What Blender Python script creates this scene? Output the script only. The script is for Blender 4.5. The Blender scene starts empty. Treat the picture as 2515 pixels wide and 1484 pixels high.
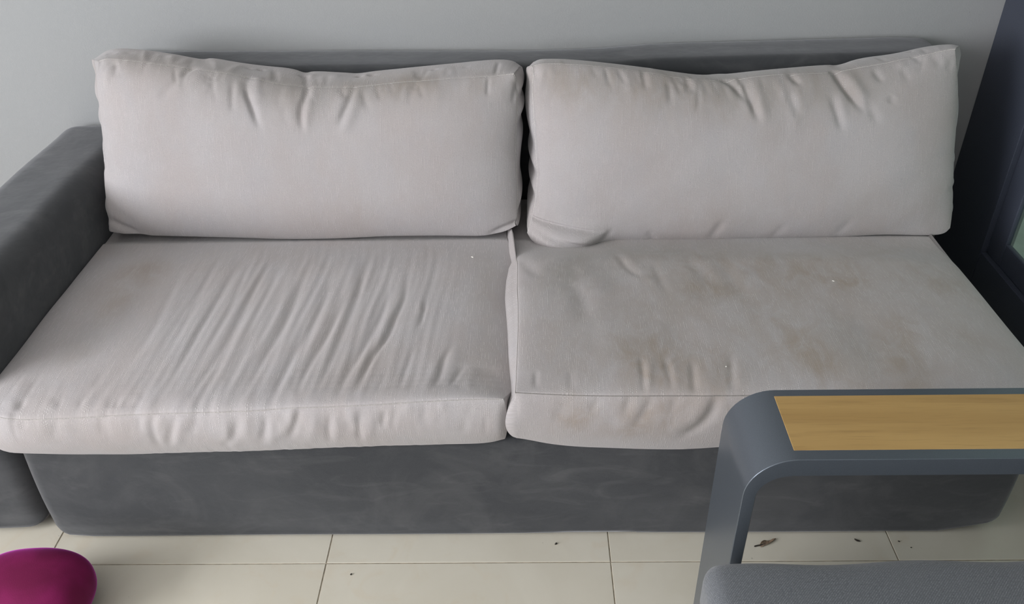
import bpy, bmesh, math, random
import numpy as np
from mathutils import Vector, Matrix

random.seed(7)
RNG = np.random.default_rng(11)
scene = bpy.context.scene
C = bpy.context.collection

# ---------------------------------------------------------------- camera
FOCAL_PX, PITCH, YAW, ROLL, CAM_H = 2103.7, .605, -.0224, .0235, 1.476
cp, sp = math.cos(PITCH), math.sin(PITCH)
fwd = Vector((math.sin(YAW) * cp, math.cos(YAW) * cp, -sp))
rgt = Vector((math.cos(YAW), -math.sin(YAW), 0))
dwn = fwd.cross(rgt)
rr = rgt * math.cos(ROLL) + dwn * math.sin(ROLL)
dd = dwn * math.cos(ROLL) - rgt * math.sin(ROLL)
cam_data = bpy.data.cameras.new('camera')
cam = bpy.data.objects.new('camera', cam_data)
C.objects.link(cam)
up = -dd
bk = -fwd
cam.matrix_world = Matrix(((rr.x, up.x, bk.x, 0), (rr.y, up.y, bk.y, 0), (rr.z, up.z, bk.z, CAM_H), (0, 0, 0, 1)))
cam_data.sensor_fit = 'HORIZONTAL'
cam_data.sensor_width = 36
cam_data.lens = 36 * FOCAL_PX / 2515
cam_data.clip_start = .02
cam_data.dof.use_dof = True
cam_data.dof.focus_distance = 1.95
cam_data.dof.aperture_fstop = 14.0
scene.camera = cam

# ---------------------------------------------------------------- light
world = bpy.data.worlds.new('overcast')
scene.world = world
world.use_nodes = True
bgn = world.node_tree.nodes['Background']
bgn.inputs[0].default_value = (.83, .93, .88, 1)
bgn.inputs[1].default_value = .55

def area(name, loc, target, sx, sy, watts, col):
    d = bpy.data.lights.new(name, 'AREA')
    d.shape = 'RECTANGLE'
    d.size, d.size_y, d.energy, d.color = sx, sy, watts, col
    o = bpy.data.objects.new(name, d)
    C.objects.link(o)
    o.location = loc
    o.rotation_euler = (Vector(target) - Vector(loc)).to_track_quat('-Z', 'Y').to_euler()
    return o
# daylight through the tall window in the left wall of the room, ahead of the sofa's left arm
area('window_daylight', (-3.63, -1.00, 1.55), (0, -1.00, 1.55), 2.4, 1.6, 228, (.95, .97, 1.0))
# weak fill lamp added behind the camera to lift the sofa's front faces
area('rear_fill', (-.9, -2.43, 1.50), (-.9, 0, 1.50), 2.2, 1.5, 9, (.96, .97, 1.0))
vs = scene.view_settings
vs.view_transform = 'Standard'
vs.look = 'None'
vs.exposure = -0.02
vs.gamma = 1.0
vs.use_curve_mapping = False

# ---------------------------------------------------------------- shape data (metres, world space)
BL_top = [(-1.0195,1.9984,0.8058),(-0.9942,2.0006,0.8115),(-0.9219,1.9976,0.8035),(-0.8352,1.9936,0.7926),(-0.7677,1.9904,0.7837),(-0.71,1.9872,0.7749),(-0.643,1.9816,0.7598),(-0.5755,1.9774,0.7482),(-0.5173,1.9748,0.7412),(-0.4585,1.9749,0.7413),(-0.4096,1.9749,0.7415),(-0.3409,1.9768,0.7467),(-0.2822,1.9785,0.7512),(-0.2042,1.9797,0.7545),(-0.136,1.981,0.7579),(-0.0778,1.9819,0.7606),(-0.0273,1.983,0.7634)]
BL_bot = [(-1.0435,1.8567,0.4184),(-0.9745,1.8539,0.4108),(-0.9132,1.8526,0.4072),(-0.7904,1.8507,0.4019),(-0.6676,1.8495,0.3985),(-0.504,1.8477,0.3937),(-0.422,1.8488,0.3966),(-0.3401,1.8502,0.4005),(-0.2382,1.8505,0.4013),(-0.1671,1.8495,0.3985),(-0.1061,1.8488,0.3969),(-0.0552,1.8522,0.4059),(-0.0266,1.8573,0.42)]
BL_left = [(-1.0435,1.8567,0.4184),(-1.0475,1.8674,0.4474),(-1.0441,1.8814,0.4857),(-1.0406,1.9056,0.5519),(-1.0325,1.9209,0.5938),(-1.0319,1.9428,0.6536),(-1.0299,1.9627,0.708),(-1.0299,1.9823,0.7617),(-1.0195,1.9984,0.8058)]
BL_right = [(-0.0266,1.8573,0.42),(-0.022,1.8699,0.4543),(-0.0204,1.8872,0.5016),(-0.0227,1.9043,0.5484),(-0.0258,1.9245,0.6038),(-0.0211,1.9445,0.6583),(-0.0184,1.9642,0.712),(-0.0199,1.9739,0.7387),(-0.0273,1.983,0.7634)]
BL_btop = [(-1.0805,2.09,0.7753),(-1.0352,2.09,0.8043),(-0.9855,2.09,0.8075),(-0.8779,2.09,0.7915),(-0.8296,2.09,0.7805),(-0.8003,2.09,0.7749),(-0.7789,2.09,0.7797),(-0.7252,2.09,0.7685),(-0.651,2.09,0.7559),(-0.5806,2.09,0.7485),(-0.552,2.09,0.7355),(-0.5304,2.09,0.7425),(-0.4493,2.09,0.7359),(-0.419,2.09,0.7323),(-0.3774,2.09,0.7379),(-0.295,2.09,0.7449),(-0.1619,2.09,0.7573),(-0.0908,2.09,0.7623),(-0.0322,2.09,0.7603),(-0.0102,2.09,0.7424)]
BR_top = [(0.0154,1.9892,0.7804),(0.029,1.9907,0.7845),(0.0483,1.9909,0.7851),(0.1061,1.9903,0.7834),(0.2024,1.9875,0.7759),(0.27,1.9833,0.7645),(0.3377,1.9795,0.7539),(0.3958,1.9769,0.7469),(0.473,1.9749,0.7414),(0.5399,1.9778,0.7493),(0.6354,1.9798,0.7549),(0.7406,1.9799,0.7551),(0.7874,1.9838,0.7658),(0.8251,1.9855,0.7705),(0.9183,1.992,0.7882),(0.9926,1.9967,0.8009),(1.0077,1.9969,0.8016)]
BR_bot = [(0.0027,1.8537,0.41),(0.0177,1.8466,0.3906),(0.0562,1.8425,0.3795),(0.1069,1.8409,0.375),(0.1577,1.8417,0.3774),(0.1981,1.8437,0.3827),(0.4105,1.8428,0.3803),(0.6118,1.844,0.3837),(0.7121,1.8447,0.3855),(0.8122,1.8453,0.3872),(0.9121,1.8459,0.3889),(0.9923,1.8449,0.3861),(1.0299,1.8458,0.3885),(1.0441,1.8513,0.4036)]
BR_left = [(0.0027,1.8537,0.41),(0.0162,1.8697,0.4539),(0.0228,1.8904,0.5105),(0.0251,1.9041,0.5478),(0.0197,1.9277,0.6123),(0.0183,1.9509,0.6757),(0.0169,1.9737,0.7381),(0.0154,1.9892,0.7804)]
BR_right = [(1.0441,1.8513,0.4036),(1.0432,1.8721,0.4604),(1.0329,1.9061,0.5534),(1.029,1.9327,0.6262),(1.0271,1.9556,0.6887),(1.0207,1.975,0.7416),(1.0077,1.9969,0.8016)]
BR_btop = [(0.0059,2.09,0.7265),(0.0203,2.09,0.7564),(0.0506,2.09,0.76),(0.1112,2.09,0.758),(0.1821,2.09,0.7496),(0.2738,2.09,0.7357),(0.3557,2.09,0.724),(0.4379,2.09,0.7133),(0.478,2.09,0.7179),(0.5087,2.09,0.7153),(0.6186,2.09,0.725),(0.7473,2.09,0.7374),(0.7735,2.09,0.7318),(0.8246,2.09,0.7515),(0.9118,2.09,0.7623),(0.987,2.09,0.7793),(1.0454,2.09,0.7823),(1.0637,2.09,0.773)]
SL_front = [(-1.075,1.235,0.383),(-1.0128,1.213,0.3787),(-0.9672,1.213,0.374),(-0.8556,1.213,0.378),(-0.6968,1.213,0.3856),(-0.54,1.213,0.3901),(-0.4456,1.213,0.3972),(-0.3448,1.213,0.4002),(-0.2285,1.213,0.409),(-0.1517,1.213,0.4132),(-0.0829,1.213,0.4144),(-0.0463,1.213,0.414)]
SL_bfront = [(-1.07,1.25,0.288),(-1.0599,1.241,0.2654),(-1.0205,1.241,0.2593),(-0.8228,1.241,0.2538),(-0.6979,1.241,0.2559),(-0.5736,1.241,0.2581),(-0.4904,1.241,0.2628),(-0.4078,1.241,0.2665),(-0.2438,1.241,0.2726),(-0.1379,1.241,0.2748),(-0.081,1.241,0.2765),(-0.0483,1.241,0.2872)]
SR_front = [(-0.0255,1.213,0.4308),(0.0237,1.213,0.4262),(0.0768,1.213,0.4226),(0.1525,1.213,0.4208),(0.2282,1.213,0.4199),(0.3189,1.213,0.4188),(0.417,1.213,0.4177),(0.62,1.213,0.418),(0.85,1.215,0.415),(0.995,1.225,0.405)]
SR_bfront = [(-0.0482,1.241,0.2938),(-0.008,1.241,0.2868),(0.0405,1.241,0.273),(0.0973,1.241,0.2645),(0.1623,1.241,0.2605),(0.2436,1.241,0.2563),(0.3409,1.241,0.2553),(0.62,1.24,0.287),(0.85,1.24,0.287),(0.99,1.24,0.29)]
SR_left = [(-0.0258,1.2278,0.418),(-0.0245,1.2707,0.418),(-0.0232,1.3336,0.418),(-0.0212,1.4427,0.418),(-0.0223,1.5325,0.418),(-0.0236,1.6132,0.418),(-0.0238,1.682,0.418),(-0.0301,1.7741,0.418),(-0.0334,1.8228,0.418)]
SR_outl = [(-0.0535,1.1528,0.385),(-0.0488,1.1811,0.385),(-0.0413,1.2437,0.385),(-0.0411,1.2858,0.385),(-0.0506,1.3756,0.385),(-0.0569,1.4883,0.385),(-0.064,1.5731,0.385),(-0.0618,1.6472,0.385),(-0.0552,1.6991,0.385),(-0.044,1.7258,0.385),(-0.0504,1.7721,0.385),(-0.0523,1.8299,0.385),(-0.053,1.8801,0.385)]
W_SL = [([(-0.8169,1.8169,0.412),(-0.8104,1.6603,0.412),(-0.7989,1.4965,0.412),(-0.7976,1.4143,0.412),(-0.8126,1.3112,0.412)],0.0112,-0.0015),([(-0.7879,1.8087,0.412),(-0.7887,1.6529,0.412),(-0.7815,1.5085,0.412),(-0.7782,1.4083,0.412),(-0.7905,1.322,0.412),(-0.8102,1.2253,0.412)],0.0112,0.00175),([(-0.7525,1.8503,0.412),(-0.7425,1.7163,0.412),(-0.7363,1.571,0.412),(-0.7362,1.4477,0.412),(-0.7318,1.3031,0.412)],0.0096,-0.0015),([(-0.7098,1.8335,0.412),(-0.7104,1.6866,0.412),(-0.7137,1.5576,0.412),(-0.7148,1.4357,0.412),(-0.7243,1.3314,0.412),(-0.7456,1.222,0.412)],0.012,0.002),([(-0.6831,1.842,0.412),(-0.685,1.6789,0.412),(-0.6914,1.5444,0.412),(-0.6975,1.4471,0.412),(-0.6995,1.3469,0.412),(-0.7122,1.2075,0.412)],0.0096,-0.00275),([(-0.6567,1.8263,0.412),(-0.6521,1.657,0.412),(-0.6548,1.5186,0.412),(-0.6624,1.412,0.412),(-0.6726,1.3151,0.412),(-0.6861,1.2039,0.412)],0.0104,0.00225),([(-0.6118,1.7863,0.412),(-0.618,1.6287,0.412),(-0.623,1.4813,0.412),(-0.6307,1.3512,0.412),(-0.6449,1.2793,0.412),(-0.6542,1.1588,0.412)],0.0096,-0.003),([(-0.573,1.7201,0.412),(-0.5837,1.5811,0.412),(-0.5921,1.4453,0.412),(-0.6023,1.3454,0.412),(-0.6143,1.2739,0.412),(-0.6174,1.1559,0.412)],0.0096,0.0025),([(-0.8497,1.3481,0.412),(-0.8537,1.2673,0.412),(-0.8641,1.2067,0.412)],0.0096,-0.001),([(-0.8475,1.2715,0.412),(-0.8415,1.2031,0.412)],0.0064,0.001),([(-0.7472,1.2701,0.412),(-0.7408,1.2018,0.412)],0.0064,-0.0015),([(-0.911,1.2472,0.412),(-0.9079,1.1913,0.412)],0.0072,-0.001),([(-1.0025,1.7987,0.412),(-0.9754,1.5756,0.412),(-0.9651,1.3702,0.412)],0.024,-0.002),([(-0.6697,1.8422,0.412),(-0.6582,1.6856,0.412),(-0.6531,1.5695,0.412),(-0.6574,1.4582,0.412),(-0.668,1.3466,0.412),(-0.6732,1.2169,0.412)],0.0096,-0.00275),([(-0.5905,1.8332,0.412),(-0.5836,1.6487,0.412),(-0.5878,1.5299,0.412),(-0.592,1.411,0.412),(-0.6018,1.2702,0.412)],0.0096,-0.002),([(-0.5348,1.7371,0.412),(-0.5415,1.6136,0.412),(-0.5398,1.48,0.412),(-0.5553,1.3881,0.412),(-0.5672,1.3189,0.412),(-0.5803,1.2229,0.412)],0.0088,0.003),([(-0.5093,1.7146,0.412),(-0.5154,1.5799,0.412),(-0.5193,1.4677,0.412),(-0.5322,1.3768,0.412),(-0.5402,1.3031,0.412),(-0.5465,1.2018,0.412)],0.0088,-0.003),([(-0.48,1.7405,0.412),(-0.4746,1.5791,0.412),(-0.4804,1.467,0.412),(-0.4958,1.3653,0.412),(-0.5083,1.2925,0.412),(-0.5131,1.1942,0.412)],0.0104,0.002),([(-0.4542,1.7238,0.412),(-0.4487,1.5786,0.412),(-0.4604,1.4548,0.412),(-0.4734,1.3704,0.412),(-0.4855,1.2922,0.412),(-0.4798,1.1927,0.412)],0.008,-0.002),([(-0.4205,1.6222,0.412),(-0.4334,1.4781,0.412),(-0.4464,1.403,0.412),(-0.463,1.3225,0.412),(-0.4648,1.272,0.412),(-0.4516,1.1981,0.412)],0.008,0.003),([(-0.3991,1.5951,0.412),(-0.4124,1.4599,0.412),(-0.4272,1.3916,0.412),(-0.4411,1.3119,0.412),(-0.4434,1.2618,0.412),(-0.4304,1.1751,0.412)],0.008,-0.003),([(-0.4137,1.8393,0.412),(-0.4062,1.6802,0.412),(-0.3991,1.5908,0.412),(-0.4015,1.4775,0.412),(-0.4104,1.3748,0.412),(-0.4206,1.2913,0.412),(-0.4074,1.1698,0.412)],0.0112,0.0025),([(-0.3926,1.8225,0.412),(-0.3796,1.6445,0.412),(-0.377,1.5449,0.412),(-0.3884,1.4419,0.412),(-0.3964,1.3531,0.412),(-0.4044,1.291,0.412),(-0.4033,1.1719,0.412)],0.0096,-0.0025),([(-0.3419,1.6435,0.412),(-0.345,1.4765,0.412),(-0.3615,1.3632,0.412),(-0.3752,1.2906,0.412),(-0.375,1.198,0.412)],0.0096,0.002),([(-0.3164,1.6609,0.412),(-0.3091,1.5248,0.412),(-0.3276,1.4294,0.412),(-0.343,1.3522,0.412),(-0.3591,1.2904,0.412),(-0.3619,1.1861,0.412)],0.008,-0.00225),([(-0.2945,1.7081,0.412),(-0.2829,1.5624,0.412),(-0.2964,1.4816,0.412),(-0.3096,1.4234,0.412),(-0.328,1.3627,0.412),(-0.3461,1.2902,0.412),(-0.3535,1.1776,0.412)],0.0088,0.0035),([(-0.2751,1.6665,0.412),(-0.2712,1.5557,0.412),(-0.2848,1.4875,0.412),(-0.2887,1.4345,0.412),(-0.3094,1.3732,0.412),(-0.3258,1.3051,0.412),(-0.3405,1.202,0.412)],0.0072,-0.004),([(-0.2625,1.8088,0.412),(-0.2488,1.6418,0.412),(-0.2482,1.5617,0.412),(-0.2534,1.4749,0.412),(-0.2684,1.3946,0.412),(-0.281,1.3095,0.412),(-0.2975,1.1937,0.412)],0.0128,0.00125),([(-0.225,1.5629,0.412),(-0.2247,1.4985,0.412),(-0.2312,1.4393,0.412)],0.0064,-0.0025),([(-0.2343,1.5523,0.412),(-0.2328,1.4928,0.412)],0.0064,0.0015),([(-0.2295,1.405,0.412),(-0.2425,1.3141,0.412),(-0.2493,1.2332,0.412)],0.008,-0.002),([(-0.1784,1.3532,0.412),(-0.1905,1.278,0.412),(-0.201,1.2168,0.412)],0.0096,0.0025),([(-0.1519,1.3931,0.412),(-0.1697,1.3496,0.412),(-0.1726,1.3028,0.412),(-0.1788,1.2379,0.412)],0.0088,-0.004),([(-0.1404,1.3851,0.412),(-0.1546,1.3128,0.412),(-0.1695,1.2448,0.412)],0.0112,0.002),([(-0.1222,1.3324,0.412),(-0.1377,1.3023,0.412),(-0.1496,1.249,0.412)],0.008,-0.0025),([(-0.0503,1.3116,0.412),(-0.1118,1.3064,0.412)],0.024,-0.002),([(-0.4294,1.2,0.4646),(-0.4451,1.2,0.3959),(-0.4555,1.2,0.3709),(-0.5018,1.2,0.3077)],0.0085,0.0035),([(-0.4273,1.2,0.4218),(-0.4399,1.2,0.3708),(-0.4699,1.2,0.3101)],0.0076,-0.003),([(-0.3985,1.2,0.4097),(-0.4112,1.2,0.3535),(-0.4364,1.2,0.2905)],0.0093,0.002),([(-0.3718,1.2,0.3986),(-0.385,1.2,0.349),(-0.3869,1.2,0.2977)],0.0085,-0.003),([(-0.3612,1.2,0.4029),(-0.3646,1.2,0.3488),(-0.3822,1.2,0.3027)],0.0085,0.002),([(-0.327,1.2,0.4135),(-0.3432,1.2,0.3583)],0.0076,0.0025),([(-0.316,1.2,0.4022),(-0.3258,1.2,0.3569),(-0.3274,1.2,0.3015)],0.0076,-0.003),([(-0.2705,1.2,0.3998),(-0.2803,1.2,0.3504)],0.0076,-0.0025),([(-0.2904,1.2,0.412),(-0.3011,1.2,0.3523),(-0.3238,1.2,0.3)],0.0093,0.002),([(-0.2214,1.2,0.4278),(-0.2326,1.2,0.3794)],0.0076,0.002),([(-0.158,1.2,0.416),(-0.1664,1.2,0.3919)],0.0068,0.002),([(-0.4985,1.2,0.4155),(-0.5056,1.2,0.3546),(-0.5283,1.2,0.2897)],0.0093,-0.002),([(-0.2473,1.2,0.41),(-0.2632,1.2,0.3421)],0.0085,-0.0015),([(-0.191,1.2,0.4223),(-0.2059,1.2,0.3488)],0.0102,-0.0015),([(-0.1041,1.2,0.4154),(-0.1317,1.2,0.3226)],0.0119,-0.0015),([(-0.7383,1.2,0.4022),(-0.7505,1.2,0.3398)],0.0085,-0.0025),([(-0.7026,1.2,0.409),(-0.7258,1.2,0.3525),(-0.7215,1.2,0.289)],0.0093,-0.003),([(-0.6932,1.2,0.401),(-0.7169,1.2,0.3451)],0.0085,0.0025),([(-0.6594,1.2,0.403),(-0.6847,1.2,0.352),(-0.7107,1.2,0.289)],0.0093,-0.003),([(-0.6466,1.2,0.408),(-0.6678,1.2,0.3561),(-0.6995,1.2,0.2881)],0.0085,0.0025),([(-0.6249,1.2,0.3976),(-0.6549,1.2,0.3288)],0.0085,-0.002),([(-0.5681,1.2,0.4035),(-0.5843,1.2,0.3466),(-0.577,1.2,0.2832)],0.0102,0.0025),([(-0.5483,1.2,0.3893),(-0.568,1.2,0.3335),(-0.6045,1.2,0.2893)],0.0102,-0.003),([(-0.4931,1.2,0.3886),(-0.5164,1.2,0.313)],0.0085,-0.0025),([(-0.4793,1.2,0.3963),(-0.5081,1.2,0.2885)],0.0085,0.0025),([(-0.5283,1.2,0.4029),(-0.5503,1.2,0.3151)],0.0085,0.002),([(-0.9668,1.2,0.3844),(-0.9731,1.2,0.353)],0.0102,-0.0015),([(-0.8124,1.2,0.3948),(-0.8263,1.2,0.332)],0.0085,-0.0015),([(-0.8968,1.2,0.3923),(-0.9242,1.2,0.323)],0.0119,-0.0015)]
W_SR = [([(-0.0217,1.7109,0.43),(0.0052,1.6362,0.43),(0.0368,1.588,0.43)],0.02,-0.003),([(-0.0285,1.6002,0.43),(0.0035,1.5136,0.43)],0.016,0.00113),([(0.2034,1.7268,0.43),(0.2176,1.6596,0.43),(0.2275,1.628,0.43),(0.2674,1.5796,0.43)],0.0104,-0.00225),([(0.224,1.7287,0.43),(0.2412,1.652,0.43),(0.2733,1.6048,0.43)],0.0112,0.00187),([(0.2334,1.5568,0.43),(0.2543,1.6037,0.43),(0.287,1.5582,0.43)],0.012,0.00187),([(0.2835,1.673,0.43),(0.2926,1.5895,0.43),(0.3044,1.5058,0.43)],0.0128,-0.0015),([(0.0545,1.6041,0.43),(0.1084,1.5475,0.43),(0.1197,1.4972,0.43),(0.1142,1.406,0.43)],0.024,-0.00225),([(0.0835,1.6583,0.43),(0.1468,1.5859,0.43),(0.1764,1.4857,0.43)],0.028,0.00187),([(0.3488,1.7019,0.43),(0.39,1.628,0.43),(0.4013,1.5441,0.43)],0.024,-0.00187),([(0.3942,1.7145,0.43),(0.4269,1.5894,0.43)],0.02,0.0015),([(0.4369,1.6719,0.43),(0.4737,1.4863,0.43)],0.024,-0.0015),([(0.3413,1.5229,0.43),(0.421,1.5306,0.43)],0.024,-0.00113),([(0.0152,1.2753,0.43),(0.0121,1.2183,0.43)],0.008,-0.00187),([(0.0811,1.2802,0.43),(0.0803,1.2159,0.43)],0.0096,-0.00113),([(0.2193,1.33,0.43),(0.2179,1.2604,0.43),(0.2161,1.2315,0.43),(0.2119,1.1793,0.43)],0.008,-0.003),([(0.2404,1.3165,0.43),(0.226,1.2505,0.43),(0.2109,1.1881,0.43)],0.0088,0.003),([(0.2643,1.3245,0.43),(0.2675,1.2695,0.43),(0.2686,1.2081,0.43)],0.0088,-0.00225),([(0.2795,1.3097,0.43),(0.2771,1.2498,0.43),(0.2705,1.1884,0.43)],0.0088,0.0015),([(0.3178,1.3158,0.43),(0.3111,1.2493,0.43),(0.3052,1.1839,0.43)],0.0088,-0.003),([(0.3361,1.2924,0.43),(0.3192,1.2207,0.43)],0.0112,0.0015),([(0.3658,1.327,0.43),(0.3426,1.2441,0.43),(0.3208,1.1843,0.43)],0.0144,0.00187),([(0.3975,1.3378,0.43),(0.3849,1.258,0.43),(0.374,1.1863,0.43)],0.0096,-0.00225),([(0.411,1.3032,0.43),(0.3885,1.2169,0.43)],0.0128,0.00113),([(0.1365,1.4366,0.43),(0.1275,1.3077,0.43)],0.024,-0.00113),([(0.0544,1.4658,0.43),(0.0588,1.3026,0.43)],0.028,0.00113),([(0.2905,1.4552,0.43),(0.3126,1.3392,0.43)],0.032,-0.00113),([(0.3496,1.2,0.4501),(0.3466,1.2,0.3911),(0.3281,1.2,0.3497),(0.2792,1.2,0.3013)],0.0136,-0.004),([(0.3386,1.2,0.438),(0.3237,1.2,0.3914),(0.2989,1.2,0.3627),(0.2562,1.2,0.315)],0.0145,0.0035),([(0.1915,1.2,0.4318),(0.1788,1.2,0.3777)],0.0102,-0.002),([(0.2325,1.2,0.4374),(0.2223,1.2,0.3966),(0.1935,1.2,0.3406)],0.0119,-0.002),([(0.2148,1.2,0.4353),(0.2019,1.2,0.3804),(0.1647,1.2,0.3335)],0.0127,0.002),([(0.1357,1.2,0.423),(0.11,1.2,0.381)],0.011,-0.0015),([(0.0713,1.2,0.4273),(0.0495,1.2,0.3545)],0.017,-0.0015),([(0.2768,1.2,0.4261),(0.263,1.2,0.378)],0.011,-0.0015),([(0.0044,1.2,0.4281),(-0.0192,1.2,0.3552)],0.017,0.0015),([(0.26,1.2,0.4009),(0.2291,1.2,0.327)],0.017,0.0015)]
W_BL = [([(-0.7492,2.0015,0.8141),(-0.7886,1.995,0.7962),(-0.8298,1.9807,0.7573)],0.0102,-0.0054),([(-0.8225,1.987,0.7745),(-0.8382,1.9769,0.7469),(-0.8714,1.9671,0.7202)],0.0119,-0.0024),([(-0.7826,1.9939,0.7935),(-0.8047,1.982,0.7608),(-0.8322,1.9671,0.7201)],0.0102,0.0018),([(-0.6595,1.988,0.7772),(-0.6634,1.9734,0.7372),(-0.6472,1.9627,0.7081),(-0.6247,1.9393,0.6441)],0.0093,-0.0085),([(-0.6356,1.9915,0.7868),(-0.6397,1.9759,0.7441),(-0.6201,1.96,0.7008)],0.0093,0.0042),([(-0.6949,1.9851,0.7692),(-0.6901,1.9532,0.6821)],0.0093,-0.0036),([(-0.6746,1.9828,0.7631),(-0.6727,1.9647,0.7135)],0.0093,0.003),([(-0.7288,1.9861,0.772),(-0.7554,1.9659,0.7167)],0.0102,-0.0018),([(-1.0462,1.9281,0.6134),(-1.025,1.9172,0.5838),(-0.9829,1.908,0.5586)],0.0085,-0.0024),([(-1.0552,1.9178,0.5853),(-1.0201,1.9089,0.5611),(-0.9619,1.9036,0.5464)],0.0102,-0.00255),([(-1.0666,1.8723,0.461),(-1.0052,1.8618,0.4321),(-0.9366,1.8512,0.4034)],0.0119,-0.00595),([(-1.0562,1.8664,0.4449),(-0.9904,1.8514,0.4037)],0.0119,0.0024),([(-0.9769,1.9987,0.8063),(-1.0077,1.9899,0.7823)],0.0085,-0.0024),([(-1.0061,2.0005,0.8113),(-1.0242,1.9894,0.7809)],0.0076,-0.0024),([(-0.9485,2.0006,0.8117),(-0.9795,1.9907,0.7846)],0.0085,-0.0018),([(-0.896,1.9986,0.8061),(-0.9136,1.9875,0.7758)],0.0085,-0.0012),([(-0.5251,1.9832,0.7641),(-0.5175,1.97,0.7281),(-0.5335,1.9569,0.6921),(-0.5217,1.9344,0.6306)],0.0102,-0.00765),([(-0.5013,1.9806,0.7571),(-0.5076,1.966,0.7171),(-0.5187,1.9515,0.6773),(-0.5268,1.9314,0.6226)],0.0102,0.0051),([(-0.5432,1.9808,0.7575),(-0.5713,1.9426,0.653)],0.017,0.00255),([(-0.4037,1.98,0.7554),(-0.4167,1.9642,0.7122),(-0.4464,1.941,0.6488)],0.0102,-0.0068),([(-0.3894,1.9774,0.7481),(-0.4037,1.9589,0.6976),(-0.4388,1.9344,0.6307)],0.0119,0.0051),([(-0.4345,1.9739,0.7386),(-0.4534,1.9466,0.664)],0.0119,0.0018),([(-0.5721,1.9629,0.7087),(-0.5632,1.9422,0.6521)],0.0119,-0.0018),([(-0.3325,1.9761,0.7447),(-0.341,1.9648,0.7139)],0.0102,-0.0012),([(-0.2562,1.979,0.7527),(-0.2718,1.9633,0.7097)],0.0119,-0.0012),([(-0.007,1.9882,0.7778),(-0.0424,1.9768,0.7465),(-0.0764,1.9572,0.6929)],0.017,0.0034),([(-0.0237,1.9801,0.7556),(-0.0175,1.9666,0.7186)],0.0102,-0.003),([(0.0003,1.9828,0.7629),(-0.023,1.9714,0.7319),(-0.0318,1.9578,0.6945)],0.0085,-0.0036),([(-0.1815,1.9894,0.781),(-0.1901,1.9715,0.7321)],0.017,0.0012),([(-0.1053,1.8501,0.4002),(-0.0481,1.8577,0.4211),(0.0153,1.8659,0.4436)],0.0085,-0.0051),([(-0.5285,2.04,0.7666),(-0.5535,2.04,0.7397),(-0.5676,2.04,0.705)],0.0085,-0.006),([(-0.5149,2.04,0.7654),(-0.5343,2.04,0.73)],0.0102,0.0036),([(-0.401,2.04,0.762),(-0.4162,2.04,0.7229)],0.0085,-0.0054),([(-0.3858,2.04,0.758),(-0.3961,2.04,0.7297)],0.0102,0.003),([(-0.3654,2.04,0.7592),(-0.389,2.04,0.7347)],0.0085,-0.0036),([(-0.2122,2.04,0.7755),(-0.2438,2.04,0.7227)],0.0085,-0.0036),([(-0.6431,2.04,0.7715),(-0.6637,2.04,0.7362)],0.0085,-0.0036),([(-0.4609,2.04,0.7551),(-0.4718,2.04,0.7267)],0.0119,0.0024),([(-0.1413,2.04,0.7768),(-0.1504,2.04,0.7345)],0.0119,-0.0018),([(-0.984,2.04,0.8246),(-1.0195,2.04,0.7974)],0.0085,-0.003),([(-0.9449,2.04,0.821),(-0.9821,2.04,0.7868)],0.0119,-0.0018),([(-0.8693,2.04,0.8118),(-0.8919,2.04,0.7772)],0.0119,-0.0018),([(-0.6617,2.04,0.7763),(-0.6943,2.04,0.752)],0.0085,-0.0036),([(-0.6359,2.04,0.7692),(-0.6607,2.04,0.7482)],0.0085,-0.0036)]
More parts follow.
